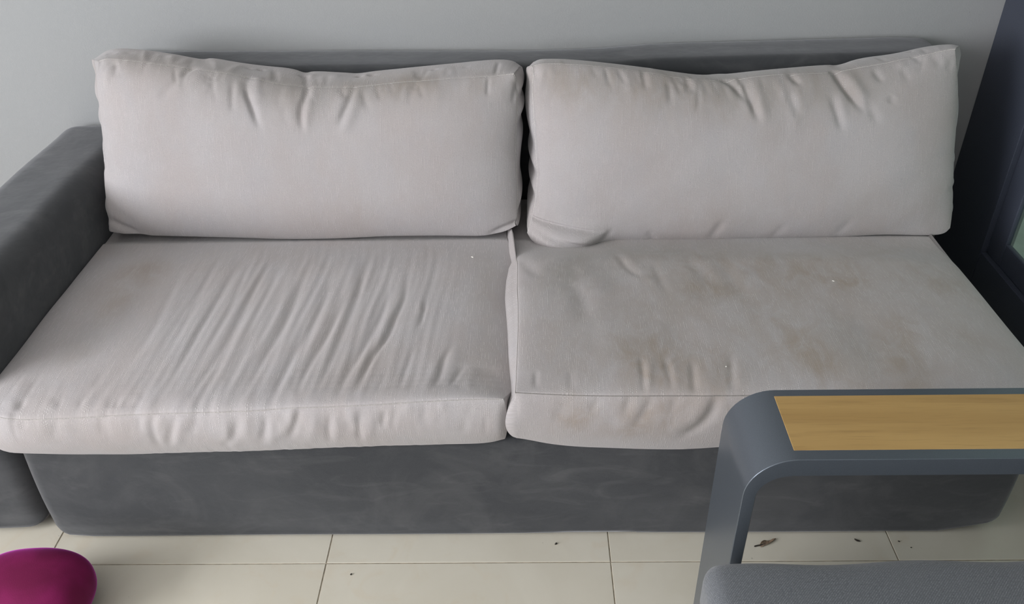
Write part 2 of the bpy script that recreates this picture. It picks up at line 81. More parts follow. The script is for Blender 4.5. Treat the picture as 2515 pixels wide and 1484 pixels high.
W_BR = [([(0.2764,1.9874,0.7754),(0.2844,1.9672,0.7203)],0.0102,-0.0036),([(0.3416,1.9831,0.7639),(0.3703,1.9628,0.7084)],0.0102,-0.003),([(0.3727,1.983,0.7635),(0.4016,1.9627,0.7079)],0.0102,-0.003),([(0.414,1.9798,0.7548),(0.4295,1.9618,0.7056)],0.0102,-0.0018),([(0.4406,1.9821,0.7612),(0.4829,1.9741,0.7391),(0.4994,1.9675,0.7211),(0.5308,1.9533,0.6823)],0.0093,-0.0068),([(0.5016,1.9803,0.7562),(0.5213,1.9647,0.7136),(0.5494,1.9401,0.6462)],0.0102,-0.00935),([(0.4912,1.9814,0.7592),(0.5111,1.9674,0.7209),(0.5289,1.9496,0.6724)],0.0085,0.0051),([(0.5336,1.9778,0.7493),(0.5475,1.9594,0.6989),(0.5644,1.937,0.6379)],0.0119,0.0051),([(0.6207,1.9834,0.7646),(0.6502,1.9687,0.7246)],0.0085,-0.0036),([(0.613,1.9681,0.7229),(0.6379,1.9431,0.6546)],0.0119,-0.003),([(0.633,1.9703,0.7288),(0.6509,1.9476,0.6669)],0.0119,0.0024),([(0.0103,1.989,0.7799),(0.0369,1.9754,0.7429)],0.0102,-0.003),([(0.0284,1.9922,0.7886),(0.0145,1.9744,0.74)],0.0102,-0.0024),([(0.4795,1.8652,0.4416),(0.4473,1.8434,0.3821)],0.0136,-0.003),([(0.2922,1.8546,0.4126),(0.3211,1.8423,0.3788)],0.0119,-0.0024),([(0.2165,1.8578,0.4214),(0.1868,1.8475,0.3931),(0.1451,1.8418,0.3776)],0.0119,-0.0042),([(0.0112,1.8593,0.4255),(0.0763,1.8515,0.4041),(0.1779,1.8442,0.3841)],0.0085,-0.0068),([(0.0211,1.854,0.4109),(0.1125,1.8438,0.383)],0.0102,0.0036),([(-0.0043,1.9419,0.6511),(0.0571,1.9439,0.6566)],0.0102,-0.0018),([(0.0079,1.903,0.545),(0.0355,1.9017,0.5414)],0.0085,-0.0024),([(0.6149,1.9813,0.7588),(0.6442,1.9701,0.7282)],0.0093,-0.0036),([(0.7169,1.9927,0.79),(0.7359,1.9732,0.7368),(0.7552,1.9638,0.711),(0.7966,1.9461,0.6626)],0.011,-0.0102),([(0.745,1.9851,0.7692),(0.7732,1.9687,0.7245),(0.8048,1.9504,0.6743)],0.0119,0.0068),([(0.7102,1.9657,0.7162),(0.7436,1.931,0.6214)],0.0119,-0.0051),([(0.7292,1.9671,0.72),(0.746,1.9421,0.6518)],0.0102,0.003),([(0.8134,1.9832,0.7642),(0.8349,1.9709,0.7305)],0.0102,-0.0036),([(0.7834,1.9643,0.7125),(0.8274,1.9367,0.6369)],0.0136,-0.003),([(0.8582,1.9623,0.7069),(0.8455,1.9549,0.6868)],0.0119,-0.0024),([(0.8771,1.9847,0.7682),(0.8959,1.97,0.7279)],0.0119,-0.0018),([(0.8903,1.9965,0.8006),(0.9368,1.9866,0.7735)],0.0102,-0.0024),([(0.9487,1.9956,0.7979),(0.9751,1.9809,0.7578)],0.0136,-0.0018),([(1.0034,1.9907,0.7846),(0.9856,1.9787,0.7517)],0.0119,-0.0018),([(0.6326,1.8606,0.4289),(0.5976,1.842,0.3781)],0.0136,-0.0018),([(0.7925,1.8649,0.4408),(0.7516,1.8438,0.3829)],0.0153,-0.0018),([(1.0524,1.8892,0.5071),(1.0173,1.8815,0.4861)],0.0119,-0.0018),([(0.6193,1.9634,0.7101),(0.6334,1.9283,0.6141)],0.0136,0.00255),([(0.7457,2.04,0.7586),(0.7464,2.04,0.7354)],0.0102,-0.0048),([(0.9326,2.04,0.7875),(0.914,2.04,0.7727)],0.0102,-0.003),([(0.8088,2.04,0.7715),(0.807,2.04,0.7447)],0.0119,-0.0024)]
ST_SL = [(-0.903,1.687,0.41,0.055,0.058,0.8,0),(-0.915,1.569,0.41,0.052,0.064,0.5,0),(-0.92,1.398,0.41,0.043,0.073,0.15,0.45),(-0.087,1.319,0.41,0.06,0.092,0.25,0.15),(-0.097,1.61,0.41,0.029,0.158,0.3,0.1),(-0.763,1.766,0.41,0.05,0.073,0.2,0),(-0.338,1.323,0.41,0.071,0.079,0.15,0.1),(-0.92,1.2,0.356,0.078,0.056,0,0.35),(-0.788,1.2,0.323,0.119,0.042,0.1,0.2)]
ST_SR = [(0.255,1.735,0.415,0.167,0.079,0.25,0.3),(0.096,1.632,0.415,0.069,0.082,0.1,0.7),(0.109,1.527,0.415,0.055,0.094,0,0.8),(0.399,1.678,0.415,0.105,0.087,0.6,0.15),(0.395,1.552,0.415,0.05,0.032,0.9,0.1),(0.562,1.657,0.415,0.069,0.086,0.5,0),(0.693,1.603,0.415,0.05,0.053,0.9,0),(0.66,1.646,0.415,0.068,0.065,0.7,0),(0.83,1.686,0.415,0.138,0.112,0.35,0.1),(0.232,1.308,0.415,0.05,0.092,0.75,0),(0.187,1.334,0.415,0.12,0.094,0.35,0.1),(0.36,1.269,0.415,0.068,0.075,0.5,0),(0.525,1.368,0.415,0.061,0.083,0.5,0),(0.555,1.303,0.415,0.044,0.063,0.85,0),(0.65,1.353,0.415,0.05,0.115,0,0.5),(0.716,1.313,0.415,0.054,0.081,0.75,0.1),(0.757,1.405,0.415,0.041,0.045,0.6,0),(0.865,1.35,0.415,0.05,0.069,0.4,0.1),(0.901,1.583,0.415,0.099,0.125,0.3,0.1),(0.921,1.566,0.415,0.044,0.042,0.4,0),(0.59,1.589,0.415,0.388,0.178,0.2,0.0),(0.276,1.595,0.415,0.281,0.211,0.2,0.1),(0.315,1.282,0.415,0.291,0.09,0.25,0),(0.694,1.366,0.415,0.25,0.149,0.2,0),(0.299,1.441,0.415,0.126,0.137,0.15,0.15),(0.523,1.496,0.415,0.171,0.111,0.25,0.05),(0.648,1.229,0.415,0.113,0.06,0.35,0),(0.044,1.417,0.415,0.084,0.165,0.2,0),(0.085,1.2,0.371,0.038,0.046,0.85,0),(0.208,1.2,0.365,0.067,0.046,0.6,0),(0.171,1.2,0.328,0.058,0.027,0.4,0),(0.302,1.2,0.343,0.058,0.04,0,0.3)]
ST_SHADE_BL = [(-0.961,1.998,0.805,0.11,0.035,0.05,0.35),(-0.789,1.986,0.772,0.135,0.047,0.1,0.4),(-0.625,1.975,0.743,0.135,0.06,0.15,0.45),(-0.479,1.968,0.723,0.135,0.066,0.2,0.45),(-0.302,1.974,0.738,0.134,0.053,0.3,0.3),(-0.117,1.976,0.744,0.109,0.047,0.3,0.25),(-0.282,1.978,0.751,0.146,0.047,0.3,0.1),(-0.397,1.878,0.478,0.151,0.076,0.25,0),(-0.601,1.872,0.461,0.254,0.077,0.12,0),(-0.38,1.979,0.753,0.183,0.035,0.15,0.1),(-0.844,1.998,0.803,0.171,0.035,0.1,0.3)]  # spots along the top seam: beige grime plus painted shading of that strip
ST_SHADE_BR = [(0.058,1.98,0.755,0.073,0.047,0.3,0.2),(0.203,1.973,0.736,0.133,0.059,0.35,0.3),(0.397,1.962,0.706,0.145,0.071,0.35,0.4),(0.572,1.961,0.704,0.133,0.071,0.3,0.45),(0.734,1.967,0.719,0.108,0.065,0.25,0.4),(0.875,1.976,0.744,0.108,0.053,0.15,0.25),(0.126,1.97,0.728,0.073,0.059,0.35,0.1),(0.32,1.966,0.716,0.169,0.071,0.3,0.15),(0.244,1.933,0.628,0.061,0.049,0.25,0),(0.508,1.868,0.448,0.374,0.064,0.3,0),(0.685,1.97,0.729,0.144,0.071,0.3,0.1),(0.903,1.88,0.481,0.124,0.101,0.1,0.1)]  # top-seam spots again mix yellowish grime with shade put into the colour
# ---------------------------------------------------------------- helpers
def tag(o, label=None, cat=None, group=None, kind=None):
    for k, v in (('label', label), ('category', cat), ('group', group), ('kind', kind)):
        if v:
            o[k] = v
    return o

def empty(name, loc, **k):
    o = bpy.data.objects.new(name, None)
    o.empty_display_size = .05
    C.objects.link(o)
    o.location = loc
    return tag(o, **k)

def place(o, parent):
    if parent is not None:
        o.parent = parent
        o.matrix_parent_inverse = Matrix.Translation(-Vector(parent.location))
    return o

def link(name, me, mat, parent=None, smooth=True):
    o = bpy.data.objects.new(name, me)
    C.objects.link(o)
    if mat:
        me.materials.append(mat)
    if smooth:
        me.polygons.foreach_set('use_smooth', [True] * len(me.polygons))
    return place(o, parent)

def from_bm(name, bm, mat, parent=None, smooth=True):
    bmesh.ops.recalc_face_normals(bm, faces=bm.faces)
    me = bpy.data.meshes.new(name)
    bm.to_mesh(me)
    bm.free()
    return link(name, me, mat, parent, smooth)

def add_box(bm, x0, x1, y0, y1, z0, z1, r=0, seg=3):
    vs_ = bmesh.ops.create_cube(bm, size=1)['verts']
    for v in vs_:
        v.co = Vector(((x0 + x1) / 2 + v.co.x * (x1 - x0), (y0 + y1) / 2 + v.co.y * (y1 - y0), (z0 + z1) / 2 + v.co.z * (z1 - z0)))
    if r > 0:
        es = list({e for v in vs_ for e in v.link_edges})
        bmesh.ops.bevel(bm, geom=es, offset=r, segments=seg, profile=.5, affect='EDGES', clamp_overlap=True)

def box(name, b, mat, parent=None, r=0, seg=3, smooth=True):
    bm = bmesh.new()
    add_box(bm, *b, r=r, seg=seg)
    o = from_bm(name, bm, mat, parent, smooth)
    if r > 0 and smooth:
        md = o.modifiers.new('wn', 'WEIGHTED_NORMAL')
        md.keep_sharp = False
    return o

def tube(name, pts, rad, mat, parent=None, sides=6, closed=False):
    P = np.array(pts, float)
    n = len(P)
    if closed:
        T = np.roll(P, -1, 0) - np.roll(P, 1, 0)
    else:
        T = np.gradient(P, axis=0)
    T /= np.linalg.norm(T, axis=1)[:, None] + 1e-12
    rad = np.broadcast_to(np.asarray(rad, float), (n,))
    up_ = np.tile(np.array([0, 0, 1.0]), (n, 1))
    up_[np.abs(T[:, 2]) > .95] = (1, 0, 0)
    A = np.cross(T, up_); A /= np.linalg.norm(A, axis=1)[:, None] + 1e-12
    B = np.cross(A, T)
    verts, faces = [], []
    for k in range(sides):
        a = 2 * math.pi * k / sides
        verts.append(P + (A * math.cos(a) + B * math.sin(a)) * rad[:, None])
    V = np.stack(verts, 1).reshape(-1, 3)
    m = n if closed else n - 1
    for i in range(m):
        j = (i + 1) % n
        for k in range(sides):
            l = (k + 1) % sides
            faces.append((i * sides + k, j * sides + k, j * sides + l, i * sides + l))
    if not closed:
        faces.append(tuple(range(sides))[::-1])
        faces.append(tuple((n - 1) * sides + k for k in range(sides)))
    me = bpy.data.meshes.new(name)
    me.from_pydata(V.tolist(), [], faces)
    return link(name, me, mat, parent)

# ---------------------------------------------------------------- materials
class NT:
    def __init__(s, name):
        s.m = bpy.data.materials.new(name)
        s.m.use_nodes = True
        s.t = s.m.node_tree
        s.b = s.t.nodes['Principled BSDF']
    def n(s, typ, **k):
        x = s.t.nodes.new(typ)
        for a, v in k.items():
            setattr(x, a, v)
        return x
    def l(s, a, b):
        s.t.links.new(a, b)
    def put(s, sock, v):
        if isinstance(v, bpy.types.NodeSocket):
            s.l(v, sock)
        else:
            sock.default_value = v
    def math(s, op, a, b=0.0, clamp=False):
        x = s.n('ShaderNodeMath', operation=op, use_clamp=clamp)
        s.put(x.inputs[0], a); s.put(x.inputs[1], b)
        return x.outputs[0]
    def mix(s, f, a, b, blend='MIX'):
        x = s.n('ShaderNodeMix', data_type='RGBA', blend_type=blend)
        s.put(x.inputs[0], f)
        for i, v in ((6, a), (7, b)):
            s.put(x.inputs[i], v if isinstance(v, bpy.types.NodeSocket) else (*v, 1))
        return x.outputs[2]
    def ramp(s, v, lo, hi, a=0.0, b=1.0):
        x = s.n('ShaderNodeMapRange', interpolation_type='SMOOTHSTEP')
        s.put(x.inputs[0], v)
        x.inputs[1].default_value, x.inputs[2].default_value, x.inputs[3].default_value, x.inputs[4].default_value = lo, hi, a, b
        return x.outputs[0]
    def coords(s, kind='Object', scale=(1, 1, 1), rot=(0, 0, 0)):
        tc = s.n('ShaderNodeTexCoord')
        mp = s.n('ShaderNodeMapping')
        s.l(tc.outputs[kind], mp.inputs[0])
        mp.inputs['Scale'].default_value = scale
        mp.inputs['Rotation'].default_value = rot
        return mp.outputs[0]
    def noise(s, vec, scale=1.0, detail=2.0, rough=.5, dist=0.0):
        x = s.n('ShaderNodeTexNoise')
        s.l(vec, x.inputs['Vector'])
        x.inputs['Scale'].default_value = scale
        x.inputs['Detail'].default_value = detail
        x.inputs['Roughness'].default_value = rough
        x.inputs['Distortion'].default_value = dist
        return x.outputs[0]
    def bump(s, h, strength, dist, prev=None):
        x = s.n('ShaderNodeBump')
        x.inputs['Strength'].default_value = strength
        x.inputs['Distance'].default_value = dist
        s.l(h, x.inputs['Height'])
        if prev is not None:
            s.l(prev, x.inputs['Normal'])
        return x.outputs[0]
    def done(s, color=None, rough=None, normal=None, **k):
        if color is not None:
            s.put(s.b.inputs['Base Color'], color if isinstance(color, bpy.types.NodeSocket) else (*color, 1))
        if rough is not None:
            s.put(s.b.inputs['Roughness'], rough)
        if normal is not None:
            s.l(normal, s.b.inputs['Normal'])
        for a, v in k.items():
            key = a.replace('_', ' ')
            for kk in s.b.inputs.keys():
                if kk.lower() == key.lower():
                    s.put(s.b.inputs[kk], v)
        return s.m

def mat_linen(name, base):
    t = NT(name)
    tc = t.n('ShaderNodeTexCoord')
    sp_ = t.n('ShaderNodeSeparateXYZ')
    t.l(tc.outputs['UV'], sp_.inputs[0])
    u, v = sp_.outputs[0], sp_.outputs[1]
    # warp columns, 3.4 mm apart, that wander a little
    wob = t.math('MULTIPLY', t.noise(t.coords('UV', (60, 9, 1)), 1, 2), .004)
    col_u = t.math('MULTIPLY', t.math('ADD', u, wob), 1 / .0036)
    colid = t.math('FLOOR', col_u)
    frac = t.math('SUBTRACT', col_u, colid)
    mid = t.ramp(t.math('ABSOLUTE', t.math('SUBTRACT', frac, .5)), .10, .34, 1.0, 0.0)
    cv = t.n('ShaderNodeCombineXYZ')
    t.l(t.math('MULTIPLY', colid, 3.71), cv.inputs[0]); t.l(t.math('MULTIPLY', v, 36), cv.inputs[1])
    runs = t.ramp(t.noise(cv.outputs[0], 1, 1), .50, .64)
    ph = t.math('MULTIPLY', t.math('ADD', v, t.math('MULTIPLY', frac, .0016)), 2 * math.pi / .0033)
    dash = t.ramp(t.math('SINE', t.math('ADD', ph, t.math('MULTIPLY', colid, 2.4))), -.1, .7)
    patch = t.ramp(t.noise(t.coords('UV', (9, 7, 1)), 1, 3, .6), .34, .60, .30, 1.0)
    thread = t.math('MULTIPLY', t.math('MULTIPLY', mid, t.math('MULTIPLY', runs, dash)), patch)
    tw = t.noise(t.coords('UV', (620, 330, 1), (0, 0, .45)), 1, 2, .6)
    speck = t.ramp(t.noise(t.coords('UV', (420, 300, 1)), 1, 1), .70, .78)
    big = t.noise(t.coords('UV', (5, 4, 1)), 1, 4, .6)
    col = t.mix(t.ramp(big, .35, .65), base, tuple(c * f for c, f in zip(base, (.955, .925, .905))))
    tint = t.noise(t.coords('UV', (13, 8, 1)), 1, 3, .6)
    col = t.mix(t.math('MULTIPLY', t.ramp(tint, .45, .70), .35), col, tuple(c * f for c, f in zip(base, (.93, .95, .98))))
    col = t.mix(t.math('MULTIPLY', t.ramp(tw, .3, .7), .20), col, tuple(c * .52 for c in base))
    col = t.mix(t.math('MULTIPLY', thread, .48), col, tuple(min(1, c * 1.75) for c in base))
    col = t.mix(t.math('MULTIPLY', speck, .40), col, tuple(c * .4 for c in base))
    at = t.n('ShaderNodeAttribute', attribute_name='stain_shade')  # soil masks; on the back cushions they also carry the top strip's shading
    sx = t.n('ShaderNodeSeparateColor')
    t.l(at.outputs['Color'], sx.inputs[0])
    blot = t.ramp(t.noise(t.coords('UV', (21, 12, 1)), 1, 5, .66, .9), .26, .70, .15, 1.0)
    col = t.mix(t.math('MULTIPLY', t.math('MULTIPLY', sx.outputs[0], blot), .58), col, (.255, .190, .125))
    blot2 = t.ramp(t.noise(t.coords('UV', (12, 7, 1)), 1, 4, .6), .28, .62)
    col = t.mix(t.math('MULTIPLY', t.math('MULTIPLY', sx.outputs[1], blot2), .55), col, (.175, .170, .150))
    h = t.math('ADD', t.math('MULTIPLY', tw, .5), thread)
    nb = t.bump(h, .6, .0010)
    return t.done(col, .92, nb, sheen_weight=.25, sheen_roughness=.45, specular_ior_level=.15)

def mat_suede(name):
    t = NT(name)
    v = t.coords('Object', (1, 1, 1))
    a = t.noise(v, 5.5, 5, .62, .8)
    b = t.noise(t.coords('Object', (3, 6, 9), (.3, .5, .2)), 2.2, 4, .6, 1.2)
    nap = t.math('ADD', t.math('MULTIPLY', t.ramp(a, .42, .70), .6), t.math('MULTIPLY', t.ramp(b, .5, .72), .45), True)
    col = t.mix(nap, (.024, .026, .030), (.062, .062, .065))
    fine = t.noise(v, 900, 2, .6)
    col = t.mix(t.math('MULTIPLY', fine, .25), col, (.13, .13, .13))
    nb = t.bump(t.noise(v, 14, 3, .5), .35, .006)
    nb = t.bump(fine, .25, .0006, nb)
    return t.done(col, .88, nb, sheen_weight=.5, sheen_roughness=.45, sheen_tint=(.75, .75, .78, 1), specular_ior_level=.2)

def mat_wall():
    t = NT('painted_plaster')
    v = t.coords('Object')
    big = t.noise(v, 1.6, 3, .5)
    col = t.mix(t.ramp(big, .3, .7), (.335, .340, .347), (.350, .350, .353))
    sp_ = t.ramp(t.noise(v, 75, 1), .80, .83)
    col = t.mix(t.math('MULTIPLY', sp_, .5), col, (.2, .19, .18))
    return t.done(col, .72, t.bump(t.noise(v, 260, 3, .6), .25, .0012), specular_ior_level=.3)

def mat_tile():
    t = NT('cream_porcelain')
    oi = t.n('ShaderNodeObjectInfo')
    v = t.coords('Generated', (1, 1, 1))
    add = t.n('ShaderNodeVectorMath', operation='ADD')
    t.l(v, add.inputs[0])
    sc = t.n('ShaderNodeVectorMath', operation='SCALE')
    cb = t.n('ShaderNodeCombineXYZ')
    t.l(oi.outputs['Random'], cb.inputs[0]); t.l(oi.outputs['Random'], cb.inputs[2])
    t.l(cb.outputs[0], sc.inputs[0]); sc.inputs['Scale'].default_value = 37
    t.l(sc.outputs[0], add.inputs[1])
    a = t.noise(add.outputs[0], 2.2, 5, .55, .8)
    b = t.noise(add.outputs[0], 6, 4, .6, 1.5)
    col = t.mix(t.ramp(a, .3, .7), (.565, .522, .440), (.61, .570, .490))
    col = t.mix(t.math('MULTIPLY', t.ramp(b, .52, .72), .22), col, (.55, .45, .33))
    sp_ = t.ramp(t.noise(add.outputs[0], 42, 1), .81, .84)
    col = t.mix(t.math('MULTIPLY', sp_, .4), col, (.2, .17, .13))
    return t.done(col, .38, specular_ior_level=.4)

def mat_plain(name, col, rough, noise_scale=0, amp=.1, bump=0, **k):
    t = NT(name)
    c_, nb = col, None
    if noise_scale:
        f = t.noise(t.coords('Object'), noise_scale, 3, .55)
        c_ = t.mix(t.ramp(f, .3, .7), tuple(x * (1 - amp) for x in col), tuple(x * (1 + amp) for x in col))
        if bump:
            nb = t.bump(f, .4, bump)
    return t.done(c_, rough, nb, **k)

def mat_wood():
    t = NT('teak_grain')
    a = t.noise(t.coords('Object', (3.2, 55, 10)), 1, 5, .6, .7)
    b = t.noise(t.coords('Object', (1.1, 16, 4)), 1, 3, .55, .5)
    f = t.noise(t.coords('Object', (12, 420, 30)), 1, 2, .6)
    col = t.mix(t.ramp(b, .3, .7), (.385, .235, .085), (.47, .30, .115))
    col = t.mix(t.math('MULTIPLY', t.ramp(a, .52, .74), .5), col, (.27, .155, .055))
    col = t.mix(t.math('MULTIPLY', t.ramp(f, .55, .7), .28), col, (.23, .135, .05))
    return t.done(col, .45, t.bump(f, .2, .0004), specular_ior_level=.35)

def mat_velvet():
    t = NT('magenta_velvet')
    f = t.noise(t.coords('Object'), 9, 3, .5, .5)
    col = t.mix(t.ramp(f, .35, .7), (.13, .006, .045), (.21, .010, .085))
    return t.done(col, .8, t.bump(t.noise(t.coords('Object'), 600, 2), .3, .001),
                  sheen_weight=1.0, sheen_roughness=.25, sheen_tint=(.85, .16, .80, 1), specular_ior_level=.2)

def mat_mesh_fabric():
    t = NT('grey_outdoor_weave')
    tc = t.n('ShaderNodeTexCoord')
    sp_ = t.n('ShaderNodeSeparateXYZ')
    t.l(tc.outputs['UV'], sp_.inputs[0])
    a = t.math('SINE', t.math('MULTIPLY', t.math('ADD', sp_.outputs[0], t.math('MULTIPLY', sp_.outputs[1], .25)), 2 * math.pi / .0044))
    b = t.math('SINE', t.math('MULTIPLY', t.math('SUBTRACT', sp_.outputs[1], t.math('MULTIPLY', sp_.outputs[0], .12)), 2 * math.pi / .0036))
    knot = t.ramp(t.math('MULTIPLY', a, b), -.2, .8)
    rnd = t.noise(t.coords('UV', (240, 300, 1)), 1, 2, .6)
    d = t.math('MULTIPLY', knot, t.ramp(rnd, .3, .65))
    big = t.noise(t.coords('UV', (14, 14, 1)), 1, 3, .5)
    col = t.mix(d, (.082, .088, .100), (.225, .234, .255))
    col = t.mix(t.math('MULTIPLY', t.ramp(big, .4, .7), .25), col, (.115, .12, .13))
    return t.done(col, .7, t.bump(d, .5, .0010), specular_ior_level=.45, sheen_weight=.3)

def mat_glass():
    t = NT('window_glass')
    nt = t.t
    tr = t.n('ShaderNodeBsdfTransparent')
    tr.inputs[0].default_value = (.86, .93, .90, 1)
    gl = t.n('ShaderNodeBsdfGlossy')
    gl.inputs['Roughness'].default_value = .02
    mx = t.n('ShaderNodeMixShader')
    mx.inputs[0].default_value = .09; t.l(tr.outputs[0], mx.inputs[1]); t.l(gl.outputs[0], mx.inputs[2])
    t.l(mx.outputs[0], nt.nodes['Material Output'].inputs[0])
    nt.nodes.remove(t.b)
    return t.m

M = dict(
    linen=mat_linen('beige_linen', (.430, .401, .406)),
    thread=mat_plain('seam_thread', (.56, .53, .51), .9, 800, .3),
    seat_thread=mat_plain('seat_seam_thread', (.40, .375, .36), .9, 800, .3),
    dark_thread=mat_plain('dark_seam_thread', (.23, .215, .20), .9, 800, .3),  # darker thread for the seams of the stained seat cushion
    suede=mat_suede('grey_microsuede'),
    wall=mat_wall(), tile=mat_tile(), wood=mat_wood(), velvet=mat_velvet(), weave=mat_mesh_fabric(), glass=mat_glass(),
    grout=mat_plain('grout', (.33, .285, .22), .9, 60, .2),
    white=mat_plain('ceiling_paint', (.80, .80, .79), .8, 3, .02),
    navy=mat_plain('navy_powder_coat', (.052, .059, .082), .40, 500, .2, specular_ior_level=.35),
    grey_metal=mat_plain('slate_powder_coat', (.150, .170, .198), .33, 900, .06, .0001, specular_ior_level=.5, metallic=.72),
    black=mat_plain('black_plastic', (.012, .012, .013), .5, 40, .2),
    patio=mat_plain('patio_concrete', (.37, .40, .37), .8, 14, .05),
    bark=mat_plain('dry_bark', (.035, .026, .018), .9, 150, .5),
    leaf=mat_plain('dry_leaf', (.20, .14, .095), .85, 220, .45),
    dirt=mat_plain('dark_grit', (.03, .025, .02), .9, 300, .3),
    lint=mat_plain('white_lint', (.80, .77, .72), .9, 300, .1),
)

# ---------------------------------------------------------------- the room
XL, XR, YF, YB, ZC = -3.7, 1.236, -2.5, 2.265, 2.6
floor = box('floor', (XL, XR + .1, YF, YB + .1, -.06, -.0016), M['grout'], smooth=False)
tag(floor, 'cream square tile floor in front of the sofa', kind='structure')
TX0, TY0 = -.4317, 1.1704          # a joint crossing measured on the floor
bm = bmesh.new()
add_box(bm, -.2987, .2987, -.2987, .2987, -.010, 0, r=.0006, seg=1)
bmesh.ops.recalc_face_normals(bm, faces=bm.faces)
tile_me = bpy.data.meshes.new('tile')
bm.to_mesh(tile_me); bm.free()
tile_me.materials.append(M['tile'])
for i in range(-6, 3):
    for j in range(-6, 2):
        cx, cy = TX0 + (i + .5) * .6, TY0 + (j + .5) * .6
        if cx - .3 > XR - .02 or cy - .3 > YB - .02:
            continue
        o = bpy.data.objects.new('tile', tile_me)
        C.objects.link(o)
        o.location = (cx, cy, RNG.uniform(-.0004, 0))
        o.parent = floor
wall_back = box('wall_back', (XL - .1, XR + .25, YB, YB + .12, -.06, ZC), M['wall'], smooth=False)
tag(wall_back, 'plain pale grey wall behind the sofa', kind='structure')
wall_left = box('wall_left', (XL - .1, XL, YF, YB, -.06, ZC), M['wall'], smooth=False)
tag(wall_left, 'plain pale grey wall left of the sofa', kind='structure')
wall_front = box('wall_front', (XL - .1, XR + .25, YF - .12, YF, -.06, ZC), M['wall'], smooth=False)
tag(wall_front, 'plain pale grey wall facing the sofa', kind='structure')
ceiling = box('ceiling', (XL - .1, XR + .25, YF - .12, YB + .12, ZC, ZC + .1), M['white'], smooth=False)
tag(ceiling, 'white ceiling of the room', kind='structure')
wall_right = empty('wall_right', (XR, 0, 0), label='pale grey wall around the glass door', kind='structure')
box('lintel', (XR, XR + .12, -.9, YB, 2.25, ZC), M['wall'], wall_right, smooth=False)
box('pier', (XR, XR + .12, YF, -.9, -.06, ZC), M['wall'], wall_right, smooth=False)
floor_patio = box('floor_patio', (XR + .13, 4.5, YF, 6.0, -.12, -.02), M['patio'], smooth=False)
tag(floor_patio, 'greenish patio floor outside the glass', kind='structure')

# glazed door: dark outer frame, sash, pane
door = empty('door_1', (XR, 1.2, 0), label='navy aluminium framed glass door at the right end of the sofa', kind='structure')
box('jamb', (XR, XR + .055, 2.010, YB - .001, 0, 2.25), M['navy'], door, r=.002, seg=1)
box('jamb', (XR, XR + .10, -.90, -.80, 0, 2.25), M['navy'], door, r=.002, seg=1)
box('sill_panel', (XR, XR + .055, -.80, 2.009, 0, .235), M['navy'], door, r=.002, seg=1)
box('head_rail', (XR, XR + .10, -.80, 2.009, 2.15, 2.25), M['navy'], door, r=.002, seg=1)
for (ya, yb) in ((.62, 2.008), (-.795, .60)):
    s0, s1 = XR + .014, XR + .028
    st_ = box('sash_stile', (s0, s1, yb - .072, yb, .236, 2.149), M['navy'], door, r=.003, seg=2)
    box('sash_stile', (s0, s1, ya, ya + .072, .236, 2.149), M['navy'], door, r=.003, seg=2)
    box('sash_rail', (s0, s1, ya + .073, yb - .073, .236, .303), M['navy'], door, r=.003, seg=2)
    box('sash_rail', (s0, s1, ya + .073, yb - .073, 2.07, 2.149), M['navy'], door, r=.004, seg=2)
    box('pane', (s0 + .008, s0 + .013, ya + .069, yb - .069, .299, 2.074), M['glass'], door, smooth=False)
box('jamb_screw', (XR - .002, XR + .001, 2.235, 2.240, .875, .880), M['lint'], door, r=.0008, seg=1)

# frames: the left window, and one added around the rear fill lamp
def room_window(name, axis, at, c0, c1, z0, z1, label):
    w = empty(name, ((at, (c0 + c1) / 2, z0) if axis == 'x' else ((c0 + c1) / 2, at, z0)), label=label, kind='structure')
    d0, d1 = at, at + .05
    def bar(nm, a0, a1, b0, b1):
        box(nm, (d0, d1, a0, a1, b0, b1) if axis == 'x' else (a0, a1, d0, d1, b0, b1), M['navy'], w, r=.004, seg=1)
    bar('frame_side', c0 - .06, c0, z0 - .06, z1 + .06)
    bar('frame_side', c1, c1 + .06, z0 - .06, z1 + .06)
    bar('frame_head', c0, c1, z1, z1 + .06)
    bar('frame_sill', c0, c1, z0 - .06, z0)
room_window('window_1', 'x', XL, -2.2, .2, .75, 2.35, 'dark framed window in the left wall, out of view')
room_window('rear_fill_frame', 'y', YF, -2.0, .2, .35, 2.05, 'dark frame added around the fill lamp behind the camera')

# ---------------------------------------------------------------- sofa
sofa = empty('sofa', (0, 1.75, 0), label='long dark grey microsuede sofa with one low arm at the left', cat='sofa')

def soft_box(name, b, r, cuts, mat, parent, fn=None, seg=5):
    """rounded upholstered box, cut finely enough to take a soft uneven outline"""
    bm = bmesh.new()
    add_box(bm, *b, r=r, seg=seg)
    for axis, n in enumerate(cuts):
        lo, hi = b[axis * 2] + r, b[axis * 2 + 1] - r
        nrm = [0, 0, 0]; nrm[axis] = 1
        for k in range(1, n):
            co = [0, 0, 0]; co[axis] = lo + (hi - lo) * k / n
            bmesh.ops.bisect_plane(bm, geom=bm.verts[:] + bm.edges[:] + bm.faces[:], plane_co=co, plane_no=nrm)
    if fn:
        for v in bm.verts:
            v.co = Vector(fn(*v.co))
    return from_bm(name, bm, mat, parent)

